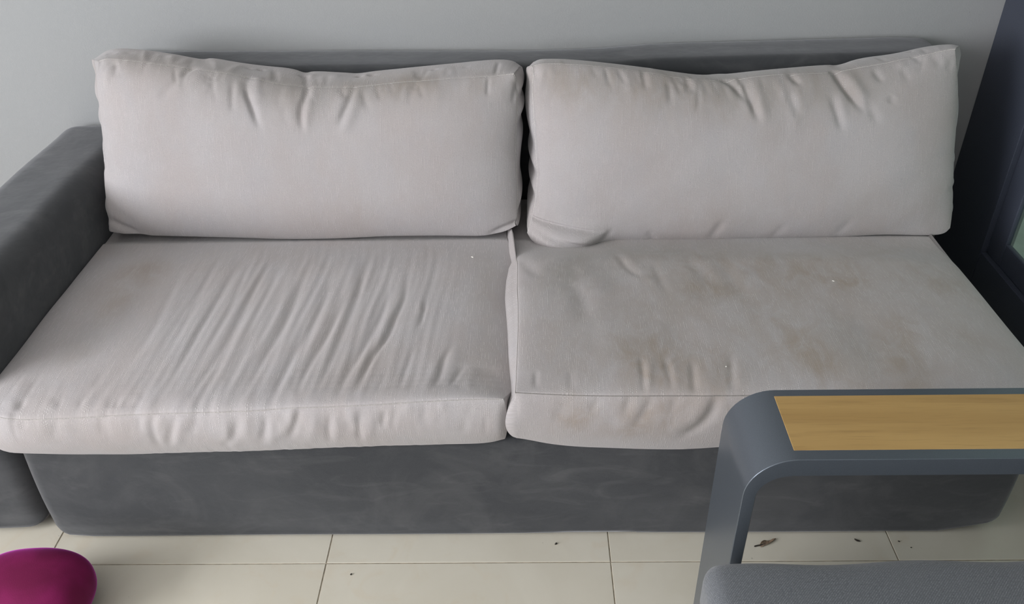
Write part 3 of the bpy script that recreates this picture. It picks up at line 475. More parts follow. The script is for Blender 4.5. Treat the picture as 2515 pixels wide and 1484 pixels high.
def back_shape(x, y, z):
    if z > .5:
        k = np.interp(x, [-1.07, -.95, -.48, .01, .20, .33, .6, .95, 1.06], [.010, .008, .002, -.006, -.002, .007, .010, .014, .010])
        z += k * (z - .5) / .24
    y += .004 * math.sin(x * 7 + z * 5) * (1 if y < 2.15 else 0)
    return x, y, z
def base_shape(x, y, z):
    if y < 1.4:
        y += .003 * math.sin(x * 3.1 + 1) + .003 * math.sin(x * 9 + z * 14) + .004 * ((z - .15) / .13) ** 2
    if z < .056 and y < 1.275:
        y -= (y - 1.236) * .8 * (.056 - z) / .030
    if z < .056:
        lift = .032 * max(0, (x - .88) / .12) if x > .88 else .010 * max(0, (-.98 - x) / .056)
        z = .006 + lift + (z - .026) * (.050 - lift) / .030
    return x, y, z
def arm_shape(x, y, z):
    if z > .4:
        z += .006 * math.sin(y * 5 + .6) + .003 * math.sin(y * 13 + x * 9)
    if x > -1.15:
        x += .006 * math.sin(y * 4 + z * 6)
    if x > -1.15 and z < .30:
        x += .030 * min(1, (.30 - z) / .06)
    if z < .075:
        z = .012 + (z - .022) * .063 / .053
        if y < 1.31:
            y += -.030 * (.075 - z) / .063 * min(1, (y - 1.252) / .03)
    if y < 1.4:
        y += .008 * ((x + 1.18) / .12) ** 2
    return x, y, z
soft_box('base', (-1.036, 1.002, 1.236, 2.085, .026, .292), .030, (40, 12, 6), M['suede'], sofa, base_shape)
soft_box('backrest', (-1.066, 1.060, 2.095, 2.262, .030, .742), .034, (44, 4, 14), M['suede'], sofa, back_shape)
soft_box('arm', (-1.302, -1.072, 1.252, 2.262, .022, .556), .052, (8, 24, 12), M['suede'], sofa, arm_shape, 7)
def foot(x, y):
    bm = bmesh.new()
    bmesh.ops.create_cone(bm, cap_ends=True, segments=20, radius1=.020, radius2=.026, depth=.031, matrix=Matrix.Translation((x, y, .0155)))
    bmesh.ops.bevel(bm, geom=[e for e in bm.edges if len(e.link_faces) == 2 and e.calc_face_angle(0) > .8], offset=.003, segments=2, affect='EDGES')
    return from_bm('foot', bm, M['black'], sofa)
for fx, fy in ((.955, 1.285), (-.98, 1.30), (.955, 2.03), (-.98, 2.03)):
    foot(fx, fy)

# ---------------------------------------------------------------- cushions
def resample(pts, n, ease=0.0):
    P = np.array(pts, float)
    for _ in range(2):                                    # corner cutting keeps the ends
        Q = [P[0]]
        for a, b in zip(P[:-1], P[1:]):
            Q += [a * .75 + b * .25, a * .25 + b * .75]
        Q.append(P[-1])
        P = np.array(Q)
    L = np.r_[0, np.cumsum(np.linalg.norm(np.diff(P, axis=0), axis=1))]
    s = np.linspace(0, 1, n)
    s = s - ease * np.sin(2 * np.pi * s) / (2 * np.pi)
    return np.stack([np.interp(s * L[-1], L, P[:, k]) for k in range(3)], 1), s

def snap(cv, a, b):
    """shift a curve so that it starts at a and ends at b"""
    t = np.linspace(0, 1, len(cv))[:, None]
    return cv + (np.array(a) - cv[0]) * (1 - t) + (np.array(b) - cv[-1]) * t

def grid_normals(V, F):
    n = np.zeros_like(V)
    a, b, c_, d = (V[F[:, k]] for k in range(4))
    fn = np.cross(c_ - a, d - b)
    for k in range(4):
        np.add.at(n, F[:, k], fn)
    return n / (np.linalg.norm(n, axis=1)[:, None] + 1e-12)

def seg_dist(V, pts):
    """distance to a polyline and the position 0..1 along it"""
    P = np.array(pts, float)
    if len(P) > 2:
        P, _ = resample(P, max(8, 3 * len(P)))
    seg = np.linalg.norm(np.diff(P, axis=0), axis=1)
    cum = np.r_[0, np.cumsum(seg)]
    best = np.full(len(V), 9.0); pos = np.zeros(len(V)); raw = np.zeros(len(V))
    for i, (a, b) in enumerate(zip(P[:-1], P[1:])):
        ab = b - a
        t = ((V - a) @ ab) / (ab @ ab + 1e-12)
        tc = np.clip(t, 0, 1)
        d = np.linalg.norm(V - a - tc[:, None] * ab, axis=1)
        m = d < best
        best[m] = d[m]; pos[m] = (cum[i] + tc[m] * seg[i]) / cum[-1]
    return best, pos

def wrinkle_disp(V, wr, reach=.06):
    disp = np.zeros(len(V))
    for pts, w, a in wr:
        lo = np.min(pts, axis=0) - reach; hi = np.max(pts, axis=0) + reach
        m = np.nonzero(np.all((V > lo) & (V < hi), axis=1))[0]
        if not len(m):
            continue
        d, t = seg_dist(V[m], pts)
        taper = np.clip(np.minimum(t, 1 - t) / .38, 0, 1)
        taper = .02 + .98 * (taper * taper * (3 - 2 * taper))
        ww, aa = (w * .78, a) if a < 0 else (w * 1.15, a * .75)
        disp[m] += aa * taper * np.exp(-(d / ww) ** 2)
    return disp

def smooth_noise(V, freq, seed, octaves=2):
    r = np.random.default_rng(seed)
    out = np.zeros(len(V)); amp = 1.0
    for _ in range(octaves):
        for _k in range(7):
            k = r.normal(size=3) * freq
            out += amp * np.sin(V @ k + r.uniform(0, 6.28)) / 7
        freq = np.array(freq) * 2.1; amp *= .5
    return out

def cushion(c0, c1, d0, d1, bloop_fn, face_n, puff, puff_q, bulge, nu, nv, nb, wr, stain_shade_spots, post=None, uvmode='seat', flat=.412):
    """closed box cushion: visible face = Coons patch of four seams, boxing rings, hidden face.
    bloop_fn(loop, idx) gives the seam loop of the hidden face."""
    A0, s = resample(c0, nu, .55); A1, _ = resample(c1, nu, .55)
    B0, t = resample(d0, nv, .55); B1, _ = resample(d1, nv, .55)
    B0 = snap(B0, A0[0], A1[0]); B1 = snap(B1, A0[-1], A1[-1])
    S, T = np.meshgrid(s, t, indexing='ij')
    S3, T3 = S[..., None], T[..., None]
    G = (1 - T3) * A0[:, None] + T3 * A1[:, None] + (1 - S3) * B0[None] + S3 * B1[None] \
        - ((1 - S3) * (1 - T3) * A0[0] + S3 * (1 - T3) * A0[-1] + (1 - S3) * T3 * A1[0] + S3 * T3 * A1[-1])
    fnv = np.array(face_n, float); fnv /= np.linalg.norm(fnv)
    prof = lambda u: np.clip(1 - np.abs(2 * u - 1) ** puff_q[0], 0, 1) ** puff_q[1]
    pv = lambda u: np.clip(1 - np.abs(2 * u - 1) ** puff_q[2], 0, 1) ** puff_q[3]
    G0 = G.copy()
    G = G + fnv * (puff * prof(S) * pv(T))[..., None]
    idx = np.arange(nu * nv).reshape(nu, nv)
    loop = np.r_[idx[:, 0], idx[-1, 1:], idx[-2::-1, -1], idx[0, -2:0:-1]]
    LP = G.reshape(-1, 3)[loop]
    n = len(loop)
    BL, out = bloop_fn(LP, (nu, nv))
    side = np.r_[np.zeros(nu), np.ones(nv - 1), np.full(nu - 1, 2), np.full(nv - 2, 3)]
    bg = np.array([bulge[int(k)] for k in side])
    ker = np.hanning(25); ker /= ker.sum()
    bg = np.convolve(np.r_[bg[-12:], bg, bg[:12]], ker, 'valid')
    Vs = [G.reshape(-1, 3)]
    rings = [loop]
    base = nu * nv
    for k in range(1, nb + 1):
        w = k / nb
        ring = LP * (1 - w) + BL * w + out * (bg * math.sin(math.pi * w) ** .75)[:, None]
        Vs.append(ring); rings.append(np.arange(base, base + n)); base += n
    Vs.append(BL.mean(0)[None]); cidx = base
    V = np.concatenate(Vs)
    q = [np.stack([idx[:-1, :-1], idx[1:, :-1], idx[1:, 1:], idx[:-1, 1:]], -1).reshape(-1, 4)]
    for a, b in zip(rings[:-1], rings[1:]):
        q.append(np.stack([a, b, np.roll(b, -1), np.roll(a, -1)], -1))
    Q = np.concatenate(q)
    N = grid_normals(V, Q)
    flip = np.mean(N[:nu * nv] @ fnv) < 0
    if flip:
        Q = Q[:, ::-1]; N = -N
    V0 = V.copy()
    Vf = V.copy()
    if uvmode == 'back':
        Vf[:nu * nv] = G0.reshape(-1, 3)
    else:                                   # creases are laid out on the flat top and the flat front
        kt = np.clip((V[:, 1] - 1.225) / .03, 0, 1)
        istop = np.arange(len(V)) < nu * nv
        Vf[:, 2] = np.where(istop, V[:, 2] + (flat - V[:, 2]) * kt, V[:, 2])
        isfr = (~istop) & (V[:, 1] < 1.235)
        Vf[:, 1] = np.where(isfr, 1.20, Vf[:, 1])
    V = V + N * wrinkle_disp(Vf, wr)[:, None]
    V[loop] -= N[loop] * .0016
    if post is not None:
        V = post(V, N, nu * nv)
    last = rings[-1]
    tri = [(int(a), cidx, int(b)) if not flip else (int(b), cidx, int(a)) for a, b in zip(last, np.roll(last, -1))]
    me = bpy.data.meshes.new('cover')
    me.from_pydata(V.tolist(), [], Q.tolist() + [tuple(x[::-1]) for x in tri])
    # uv in metres: across the cushion, and along warp of the cloth
    uvx = V0[:, 0].copy()
    if uvmode == 'seat':
        uvy = V0[:, 1] - V0[:, 2]
    else:
        uvy = V0[:, 2] + np.where(V0[:, 1] > 2.0, V0[:, 1] - 2.0, 0)
    sidev = np.abs(N[:, 0]) > .75
    uvx = np.where(sidev, V0[:, 1] + V0[:, 2] * .0 + V0[:, 0] * .3, uvx)
    uvy = np.where(sidev, V0[:, 2], uvy)
    uvl = me.uv_layers.new(name='UVMap')
    li = np.empty(len(me.loops), dtype=np.int32)
    me.loops.foreach_get('vertex_index', li)
    uvl.data.foreach_set('uv', np.stack([uvx[li], uvy[li]], 1).astype(np.float32).ravel())
    col = np.zeros((len(V), 4), dtype=np.float32); col[:, 3] = 1
    for sx, sy, sz, rx, ry, br, gr in stain_shade_spots:
        g = np.exp(-((V0[:, 0] - sx) / rx) ** 2 - (((V0[:, 1] - sy) ** 2 + (V0[:, 2] - sz) ** 2) / ry ** 2))
        col[:, 0] += br * g; col[:, 1] += gr * g
    col[:, :2] = np.clip(col[:, :2], 0, 1)
    ca = me.color_attributes.new('stain_shade', 'FLOAT_COLOR', 'POINT')
    ca.data.foreach_set('color', col.ravel())
    return me, V[loop], N[loop], V[rings[-1]], (nu, nv)

def rects(loop_pts, nu, nv):
    """split a seam loop into front, right, back and left runs"""
    return loop_pts[:nu], loop_pts[nu - 1:nu + nv - 1], loop_pts[nu + nv - 2:2 * nu + nv - 2], np.r_[loop_pts[2 * nu + nv - 3:], loop_pts[:1]]

def loop_out(LP, axis):
    """outward direction of a seam loop, smoothed at its corners"""
    Tg = np.roll(LP, -3, 0) - np.roll(LP, 3, 0)
    o = np.cross(Tg, axis)
    o /= np.linalg.norm(o, axis=1)[:, None] + 1e-9
    if np.mean(np.sum(o * (LP - LP.mean(0)), 1)) < 0:
        o = -o
    ker = np.hanning(31); ker /= ker.sum()
    o = np.stack([np.convolve(np.r_[o[-15:, k], o[:, k], o[:15, k]], ker, 'valid') for k in range(3)], 1)
    return o

# --- seat cushions
def seat_bottom(bfront, xl, xr, zb, yback):
    def fn(LP, shp):
        nu, nv = shp
        n = len(LP)
        B = LP.copy()
        B[:, 2] = zb
        f, _ = resample(bfront, nu, .55)
        B[:nu] = f
        # sides run from the front corner back
        r = slice(nu - 1, nu + nv - 1)
        k = np.linspace(0, 1, nv)[:, None]
        B[r] = f[-1] * (1 - k) + np.array([xr, yback, zb]) * k
        b = slice(nu + nv - 2, 2 * nu + nv - 2)
        k = np.linspace(0, 1, nu)[:, None]
        B[b] = np.array([xr, yback, zb]) * (1 - k) + np.array([xl, yback, zb]) * k
        ids = np.r_[np.arange(2 * nu + nv - 3, n), 0]
        k = np.linspace(0, 1, len(ids))[:, None]
        B[ids] = np.array([xl, yback, zb]) * (1 - k) + f[0] * k
        return B, loop_out(LP, np.array([0, 0, 1.0]))
    return fn

def fine_front(xa, xb, n, seed, amp):
    """small gathers that cross the front seam"""
    r = np.random.default_rng(seed)
    out = []
    for k in range(n):
        x = xa + (xb - xa) * (k + r.uniform(0, 1)) / n
        sl = r.uniform(-.10, .02)
        y1 = r.uniform(1.245, 1.33)
        z0 = r.uniform(.31, .38)
        dx = sl * (y1 - 1.21)
        out.append(([(x - dx * 2.2, y1, .411), (x - dx, 1.235, .402), (x, 1.205, .385), (x + sl * .1, 1.203, z0)], r.uniform(.006, .010), amp * r.uniform(.3, 1) * r.choice([-1, 1])))
    return out

def settle(V, nface, low=0.0):
    """the seat gives way under the back cushion"""
    k = np.clip((V[:, 1] - 1.66) / .17, 0, 1)
    k = k * k * (3 - 2 * k)
    top = np.arange(len(V)) < nface
    lim = .393 - low - .012 * np.clip((V[:, 1] - 1.838) / .03, 0, 1)
    V[:, 2] = np.where(top & (V[:, 2] > lim), V[:, 2] * (1 - k) + (lim + (V[:, 2] - lim) * .12) * k, V[:, 2])
    return V

QA, QB, QC = .440, -.858, .444
def sink(V, N, nface):
    V = V.copy()
    # fine gathers that run with the big creases
    x, y = V[:, 0], V[:, 1]
    uu = 2.0 - y
    q = x - (QA * uu + QB * uu ** 2 + QC * uu ** 3)
    env = np.exp(-((x + .48) / .30) ** 4) * np.clip((y - 1.20) / .08, 0, 1) * (.45 + .55 * np.sin(q * 23 + 3 * y) ** 2)
    g = np.sin(q * 190 + 2.2 * np.sin(y * 9)) + .8 * np.sin(q * 313 + 1.7 * np.sin(y * 13 + 1)) + .6 * np.sin(q * 97 + y * 4)
    V += N * (.0006 * env * g)[:, None]
    V[:, 2] += .0035 * smooth_noise(V, 9, 3)
    return settle(V, nface)

SL_back = [(-1.07, 2.06, .385), (-.55, 2.06, .388), (-.050, 2.06, .385)]
SL_left = [SL_front[0], (-1.066, 1.34, .392), (-1.064, 1.60, .392), (-1.066, 1.85, .390), SL_back[0]]
SL_right = [SL_front[-1]] + [(x + .024, y, .386) for x, y, z in SR_outl[3:10]] + [(-.052, 1.85, .390), SL_back[-1]]
me, lpA, nA, lpB, shp = cushion(SL_front, SL_back, SL_left, SL_right, seat_bottom(SL_bfront, -1.068, -.062, .294, 2.06), (0, 0, 1), .022, (8, .55, 10, .6),
    (.019, .004, .004, .006), 330, 230, 26, W_SL + fine_front(-1.05, -.08, 56, 5, .0028), ST_SL, sink)
def cushion_thing(name, me, loc, label, seams):
    t = empty(name, loc, label=label, cat='cushion', group='linen cushions on the sofa')
    link('cover', me, M['linen'], t)
    for pts, rad, mt in seams:
        tube('seam', pts, rad, mt, t, sides=5)
    return t
f_, r_, b_, l_ = rects(lpA + nA * .0006, *shp)
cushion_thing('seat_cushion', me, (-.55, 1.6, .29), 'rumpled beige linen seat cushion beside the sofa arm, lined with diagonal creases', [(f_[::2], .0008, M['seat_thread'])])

SR_back = [(-.050, 2.06, .392), (.48, 2.06, .392), (.99, 2.06, .388)]
SR_left2 = SR_left + [SR_back[0]]
SR_right = [SR_front[-1], (.990, 1.35, .408), (.990, 1.6, .402), (.995, 1.85, .397), SR_back[-1]]
def sr_post(V, N, nface):
    V = V.copy()
    # the left boxing bellies out over its neighbour, with a pinch towards the back
    ys = np.array([p[1] for p in SR_outl][::-1]); xs = np.array([p[0] for p in SR_outl][::-1])
    ys, xs = ys[::-1], xs[::-1]
    o = np.argsort(ys)
    tgt = np.interp(V[:, 1], ys[o], xs[o])
    seam = np.interp(V[:, 1], [p[1] for p in SR_left], [p[0] for p in SR_left])
    m = (V[:, 0] < seam + .002) & (np.arange(len(V)) >= nface)
    h = np.clip((V[:, 2] - .295) / .12, 0, 1)
    k = np.sin(np.pi * np.clip(h, 0, 1)) ** .6
    V[m, 0] = (seam + (tgt - seam) * k)[m]
    V[:, 2] += .003 * smooth_noise(V, 8, 9)
    return settle(V, nface, .008)
me, lpA, nA, lpB, shp = cushion(SR_front, SR_back, SR_left2, SR_right, seat_bottom(SR_bfront, -.040, .985, .294, 2.06), (0, 0, 1), .017, (8, .55, 10, .6),
    (.018, .012, .004, .002), 330, 230, 26, W_SR + fine_front(0.0, .95, 26, 8, .0014), ST_SR, sr_post, 'seat', .430)
f_, r_, b_, l_ = rects(lpA + nA * .0006, *shp)
cushion_thing('seat_cushion', me, (.48, 1.6, .29), 'stained beige linen seat cushion with brown blotches, at the sofa end without an arm',
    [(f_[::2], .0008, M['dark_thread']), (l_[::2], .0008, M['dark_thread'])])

# --- back cushions
def fine_top(seam, n, seed, amp):
    r = np.random.default_rng(seed)
    S_, _ = resample(seam, 200)
    out = []
    for k in range(n):
        p = S_[int(r.uniform(4, 196))]
        L = r.uniform(.02, .085); dx = r.uniform(-.02, .03)
        a = amp * r.uniform(.3, 1) * r.choice([-1, -1, 1])
        if r.uniform() < .65:
            q = [(p[0] + dx * t, p[1] - .366 * L * t + .002, p[2] - L * t) for t in (-.05, .3, .65, 1)]
        else:
            q = [(p[0] - dx * t, p[1] + .085 * t, p[2] + .004) for t in (-.1, .3, .65, 1)]
        out.append((q, r.uniform(.006, .011), a))
    return out
def back_rear(btop, xl, xr, zb):
    def fn(LP, shp):
        nu, nv = shp
        n = len(LP)
        B = LP.copy()
        x0, x1 = btop[0][0], btop[-1][0]
        k = np.linspace(0, 1, nu)[:, None]
        bl, br = np.array([xl, 2.06, zb]), np.array([xr, 2.06, zb])
        B[:nu] = bl * (1 - k) + br * k
        tp, _ = resample(btop, nu, .55)
        kk = np.linspace(0, 1, nv)[:, None]
        B[nu - 1:nu + nv - 1] = br * (1 - kk) + tp[-1] * kk
        B[nu + nv - 2:2 * nu + nv - 2] = tp[::-1]
        ids = np.r_[np.arange(2 * nu + nv - 3, n), 0]
        kk = np.linspace(0, 1, len(ids))[:, None]
        B[ids] = tp[0] * (1 - kk) + bl * kk
        return B, loop_out(LP, np.array([0, -.94, .34]))
    return fn
def scallop(seed, x_l, x_r):
    def fn(V, N, nface):
        V = V.copy()
        d = .0028 * smooth_noise(V, 11, seed)
        V += N * d[:, None]
        # puckers along the side boxing
        i = np.arange(len(V)) >= nface
        side = i & (np.abs(N[:, 0]) > .6)
        V[side, 0] += (N[side, 0] * .0035 * np.sin(V[side, 2] * 78 + 2 * np.sin(V[side, 2] * 21 + seed)))
        return V
    return fn
me, lpA, nA, lpB, shp = cushion(BL_bot, BL_top, BL_left, BL_right, back_rear(BL_btop, -1.04, -.03, .402), (0, -.94, .34), .060, (5, .7, 3.2, .8),
    (.010, .010, .006, .010), 330, 190, 34, W_BL + fine_top(BL_top, 46, 21, .0032), ST_SHADE_BL, scallop(4, -1.04, -.02), 'back')
f_, r_, b_, l_ = rects(lpA + nA * .0005, *shp)
cushion_thing('back_cushion', me, (-.54, 1.95, .40), 'pale beige linen back cushion nearest the sofa arm, its top edge sagging', [(b_[::2], .0009, M['thread']), (r_[::2], .0008, M['thread'])])
def br_post(V, N, nface):
    V = scallop(8, .02, 1.0)(V, N, nface)
    # the lower corner is folded under into a small pouch that lies on the seat
    x, z = V[:, 0], V[:, 2]
    front = V[:, 1] < 1.98
    g = np.exp(-np.abs((x - .095) / .085) ** 3) * np.exp(-np.abs((z - .402) / .030) ** 2.5) * front
    V[:, 1] -= .046 * g
    V[:, 0] -= .012 * g * np.clip((.10 - x) / .1, 0, 1)
    cr = np.exp(-((z - (.443 - .10 * np.clip(x, 0, .2))) / .0045) ** 2) * np.clip((x + .0) / .02, 0, 1) * np.clip((.19 - x) / .05, 0, 1) * front * (np.arange(len(V)) < nface)
    V[:, 1] += .010 * cr
    return V
me, lpA, nA, lpB, shp = cushion(BR_bot, BR_top, BR_left, BR_right, back_rear(BR_btop, .02, .985, .402), (0, -.94, .34), .060, (5, .7, 3.2, .8),
    (.010, .010, .006, .010), 330, 190, 34, W_BR + fine_top(BR_top, 46, 33, .0032), ST_SHADE_BR, br_post, 'back')
f_, r_, b_, l_ = rects(lpA + nA * .0005, *shp)
bcr = cushion_thing('back_cushion', me, (.5, 1.95, .40), 'pale beige linen back cushion next to the glass door, one lower corner folded under', [(b_[::2], .0009, M['thread']), (l_[::2], .0008, M['thread'])])

# ---------------------------------------------------------------- armchair in the foreground
chair = empty('armchair', (.68, .62, 0), label='slate grey metal armchair with a wooden inlay in its armrest, in front of the sofa', cat='armchair')
def bent_bar(name, path, y0, y1, thick, mat, parent, thick_top=.033):
    """flat bar of width y0..y1 following a path in the xz plane"""
    P = np.array(path, float)
    T = np.gradient(P, axis=0); T /= np.linalg.norm(T, axis=1)[:, None]
    Nn = np.stack([T[:, 1], -T[:, 0]], 1)
    k_ = np.clip((P[:, 1] - .50) / .10, 0, 1)[:, None]
    I = P + Nn * (thick + (thick_top - thick) * k_ * k_)
    bm = bmesh.new()
    rows = []
    ch = .0015
    for (ox, oz), (ix, iz), nn in zip(P, I, Nn):
        pr = [(ox + nn[0] * ch, y0, oz + nn[1] * ch), (ox, y0 + ch, oz), (ox, y1 - ch, oz), (ox + nn[0] * ch, y1, oz + nn[1] * ch),
              (ix - nn[0] * ch, y1, iz - nn[1] * ch), (ix, y1 - ch, iz), (ix, y0 + ch, iz), (ix - nn[0] * ch, y0, iz - nn[1] * ch)]
        rows.append([bm.verts.new(p) for p in pr])
    for a, b in zip(rows[:-1], rows[1:]):
        for k in range(8):
            bm.faces.new((a[k], a[(k + 1) % 8], b[(k + 1) % 8], b[k]))
    bm.faces.new(rows[0][::-1]); bm.faces.new(rows[-1])
    o = from_bm(name, bm, mat, parent)
    md = o.modifiers.new('wn', 'WEIGHTED_NORMAL')
    md.keep_sharp = True
    for e in o.data.edges:
        pass
    return o
def side_path():
    R_, z1, x0, x1 = .072, .600, .3095, .985
    p = [(x0, 0.0), (x0, .2), (x0, .4), (x0, z1 - R_)]
    for k in range(1, 13):
        a = math.pi - (math.pi / 2) * k / 12
        p.append((x0 + R_ + R_ * math.cos(a), z1 - R_ + R_ * math.sin(a)))
    p += [(.45, z1), (.60, z1), (.80, z1), (x1 - R_, z1)]
    for k in range(1, 13):
        a = math.pi / 2 - (math.pi / 2) * k / 12
        p.append((x1 - R_ + R_ * math.cos(a), z1 - R_ + R_ * math.sin(a)))
    p += [(x1, .4), (x1, .2), (x1, 0)]
    return p
for (y0, y1) in ((.868, 1.020), (.150, .302)):
    fr = bent_bar('side_frame', side_path(), y0, y1, .019, M['grey_metal'], chair)
    inl = box('armrest_inlay', (.377, .915, y0 + .019, y1 - .016, .592, .6006), M['wood'], fr, r=.0006, seg=1)
for nm, b in (('seat_rail', (.329, .364, .302, .868, .285, .325)), ('seat_rail', (.93, .966, .302, .868, .285, .325))):
    box(nm, b, M['grey_metal'], chair, r=.003, seg=2)
for k in range(6):
    y = .35 + k * .092
    box('seat_slat', (.365, .929, y, y + .04, .295, .315), M['grey_metal'], chair, r=.003, seg=1)
for y in (.32, .82):
    box('backrest_post', (.945, .983, y, y + .035, .326, .86), M['grey_metal'], chair, r=.004, seg=2)
for k in range(4):
    box('backrest_slat', (.955, .973, .356, .819, .50 + k * .10, .545 + k * .10), M['grey_metal'], chair, r=.003, seg=1)

# its seat cushion
def pad():
    nx, ny = 120, 100
    x0, x1, y0, y1, z0, z1 = .256, .94, .275, .838, .327, .427
    xs = np.linspace(-1, 1, nx); ys = np.linspace(-1, 1, ny)
    bm = bmesh.new()
    add_box(bm, x0, x1, y0, y1, z0, z1, r=.028, seg=6)
    for axis, n, lo, hi in ((0, 40, x0 + .028, x1 - .028), (1, 34, y0 + .028, y1 - .028)):
        nr = [0, 0, 0]; nr[axis] = 1
        for k in range(1, n):
            co = [0, 0, 0]; co[axis] = lo + (hi - lo) * k / n
            bmesh.ops.bisect_plane(bm, geom=bm.verts[:] + bm.edges[:] + bm.faces[:], plane_co=co, plane_no=nr)
    for v in bm.verts:
        u = (v.co.x - x0) / (x1 - x0); w = (v.co.y - y0) / (y1 - y0)
        if v.co.z > .38:
            v.co.z += .012 * (max(0, 1 - (2 * u - 1) ** 4) * max(0, 1 - (2 * w - 1) ** 4)) ** .7
        v.co.y += .010 * (u - .1) * (1 if v.co.y > .6 else 0) + .003 * math.sin(u * 17) * (1 if v.co.y > .8 else 0)
    uvl = bm.loops.layers.uv.new('UVMap')
    for f in bm.faces:
        for lp in f.loops:
            c_ = lp.vert.co
            lp[uvl].uv = (c_.x + c_.z * .3, c_.y - c_.z)
    return bm
pc = empty('chair_cushion', (.6, .56, .327), label='grey woven seat cushion lying on the metal armchair', cat='cushion')
from_bm('cover', pad(), M['weave'], pc)
tube('piping', [(.264, y, .378) for y in np.linspace(.31, .79, 30)] + [(.264 + .03 * (1 - math.cos(a)), .79 + .040 * math.sin(a), .378) for a in np.linspace(.1, 1.57, 10)] + [(x, .834 + .010 * ((x - .23) / .7 - .1), .378) for x in np.linspace(.30, .90, 30)], .0035, M['weave'], pc)

# ---------------------------------------------------------------- magenta plush ball
def plush_ball(cx, cy, a_, b_2, h, e1, e2, rz):
    bm = bmesh.new()
    nu, nv = 72, 44
    sg = lambda w, e: math.copysign(abs(w) ** e, w)
    rows = []
    for j in range(1, nv):
        ph = -math.pi / 2 + math.pi * j / nv
        row = []
        for i in range(nu):
            th = 2 * math.pi * i / nu
            k = 1 + .012 * math.sin(3 * th + 2 * ph) + .008 * math.sin(5 * th - 3 * ph)
            row.append(bm.verts.new((a_ * k * sg(math.cos(ph), e1) * sg(math.cos(th), e2), b_2 * k * sg(math.cos(ph), e1) * sg(math.sin(th), e2), h * sg(math.sin(ph), e1))))
        rows.append(row)
    for a, b in zip(rows[:-1], rows[1:]):
        for i in range(nu):
            bm.faces.new((a[i], a[(i + 1) % nu], b[(i + 1) % nu], b[i]))
    for rw, z in ((rows[0], -h), (rows[-1], h)):
        cv = bm.verts.new((0, 0, z))
        for i in range(nu):
            bm.faces.new((rw[i], rw[(i + 1) % nu], cv))
    bmesh.ops.rotate(bm, verts=bm.verts, matrix=Matrix.Rotation(rz, 3, 'Z'))
    bmesh.ops.translate(bm, verts=bm.verts, vec=(cx, cy, h))
    return bm
tag(from_bm('plush_cushion', plush_ball(-.982, 1.038, .122, .096, .072, .82, .84, .10), M['velvet']), 'small rounded magenta plush cushion on the floor in front of the sofa arm', 'cushion')

# ---------------------------------------------------------------- small litter
lf = empty('dry_leaf', (.50, 1.216, 0), label='curled dry brown leaf lying on the floor behind the armchair leg', cat='leaf')
tube('stem', [(.4765, 1.2075, .0018), (.484, 1.2092, .0022), (.491, 1.2105, .0025), (.498, 1.213, .003)], [.0014, .0017, .0016, .0010], M['bark'], lf)
bm = bmesh.new()
rows = []
for i in range(13):
    t = i / 12
    x, y = .489 + .037 * t, 1.2075 + .020 * t
    w = .0052 * math.sin(math.pi * min(1, .12 + .88 * t) ** .8) + .0008
    row = []
    for k in range(7):
        a = -1.2 + 2.4 * k / 6 + .5 * math.sin(t * 7)
        row.append(bm.verts.new((x - w * math.sin(a) * .55 + .0006 * math.sin(i * 2.3), y + w * math.sin(a) * .8, .0008 + w * (1.0 - math.cos(a)) + .0012 * math.sin(t * 5) ** 2)))
    rows.append(row)
for a, b in zip(rows[:-1], rows[1:]):
    for k in range(6):
        bm.faces.new((a[k], a[k + 1], b[k + 1], b[k]))
ob = from_bm('blade', bm, M['leaf'], lf)
md = ob.modifiers.new('th', 'SOLIDIFY'); md.thickness = .0006

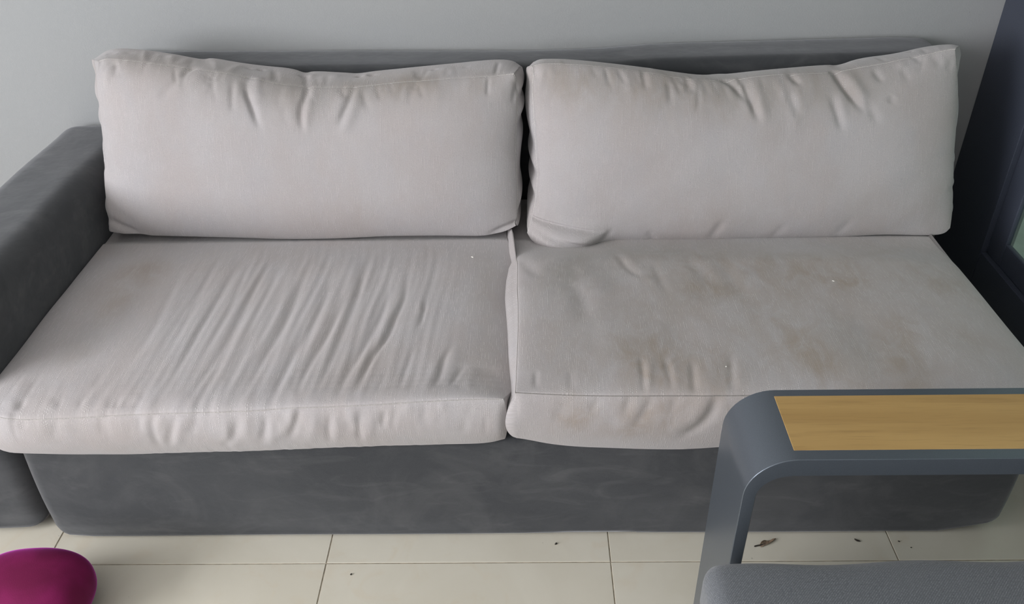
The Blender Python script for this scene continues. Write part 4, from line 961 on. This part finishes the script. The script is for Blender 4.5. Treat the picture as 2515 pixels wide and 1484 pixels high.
def grain(name, p, r, mat, label, cat, stretch=1.6, rz=.4, group=None):
    bm = bmesh.new()
    bmesh.ops.create_icosphere(bm, subdivisions=2, radius=r)
    for v in bm.verts:
        v.co *= 1 + .25 * math.sin(v.co.x / r * 3 + v.co.y / r * 2.1 + p[0] * 50)
        v.co.x *= stretch; v.co.z *= .6
    bmesh.ops.rotate(bm, verts=bm.verts, matrix=Matrix.Rotation(rz, 3, 'Z'))
    zmin = min(v.co.z for v in bm.verts)
    bmesh.ops.translate(bm, verts=bm.verts, vec=(p[0], p[1], p[2] - zmin))
    o = from_bm(name, bm, mat)
    return tag(o, label, cat, group)
grain('crumb', (.055, 1.218, 0), .0022, M['dirt'], 'dark crumb on the floor tile below the middle of the sofa', 'crumb', rz=1.0)
grain('crumb', (-.374, 1.141, 0), .0020, M['dirt'], 'dark crumb on the floor tile in the front row, nearest the magenta cushion', 'crumb', 1.2, 1.6)
grain('crumb', (.699, 1.222, 0), .0024, M['dirt'], 'thin dark crumb by the sofa base, seen under the armrest', 'crumb', 2.6, -.6)
grain('crumb', (.786, 1.219, 0), .0018, M['dirt'], 'dark crumb right of the tile joint, seen under the armrest', 'crumb', 1.3, .3)
grain('crumb', (.806, 1.203, 0), .0013, M['dirt'], 'tiny dark crumb nearest the chair cushion, right of the tile joint', 'crumb', 1.3, .3)

def top_z(ob, x, y):
    for c_ in ob.children:
        if c_.name.startswith('cover'):
            n_ = len(c_.data.vertices)
            co = np.empty(n_ * 3, dtype=np.float32)
            c_.data.vertices.foreach_get('co', co)
            co = co.reshape(-1, 3)
            d_ = (co[:, 0] - x) ** 2 + (co[:, 1] - y) ** 2 + np.where(co[:, 2] < .36, 9, 0)
            return float(co[np.argmin(d_), 2]) - .0004
    return .41
sc_l, sc_r = bpy.data.objects['seat_cushion'], bpy.data.objects['seat_cushion.001']
grain('lint', (-.131, 1.740, top_z(sc_l, -.131, 1.740)), .0020, M['lint'], 'white scrap of lint near the back of the seat cushion beside the arm', 'lint', 1.7, -.7)
grain('lint', (.672, 1.58, top_z(sc_r, .672, 1.58)), .0014, M['lint'], 'tiny white thread of lint in the middle of the stained seat cushion', 'lint', 2.4, -.3)
grain('lint', (.378, 1.281, top_z(sc_r, .378, 1.281)), .0014, M['lint'], 'white dot of lint near the front edge of the stained seat cushion', 'lint', 1.1, 0)
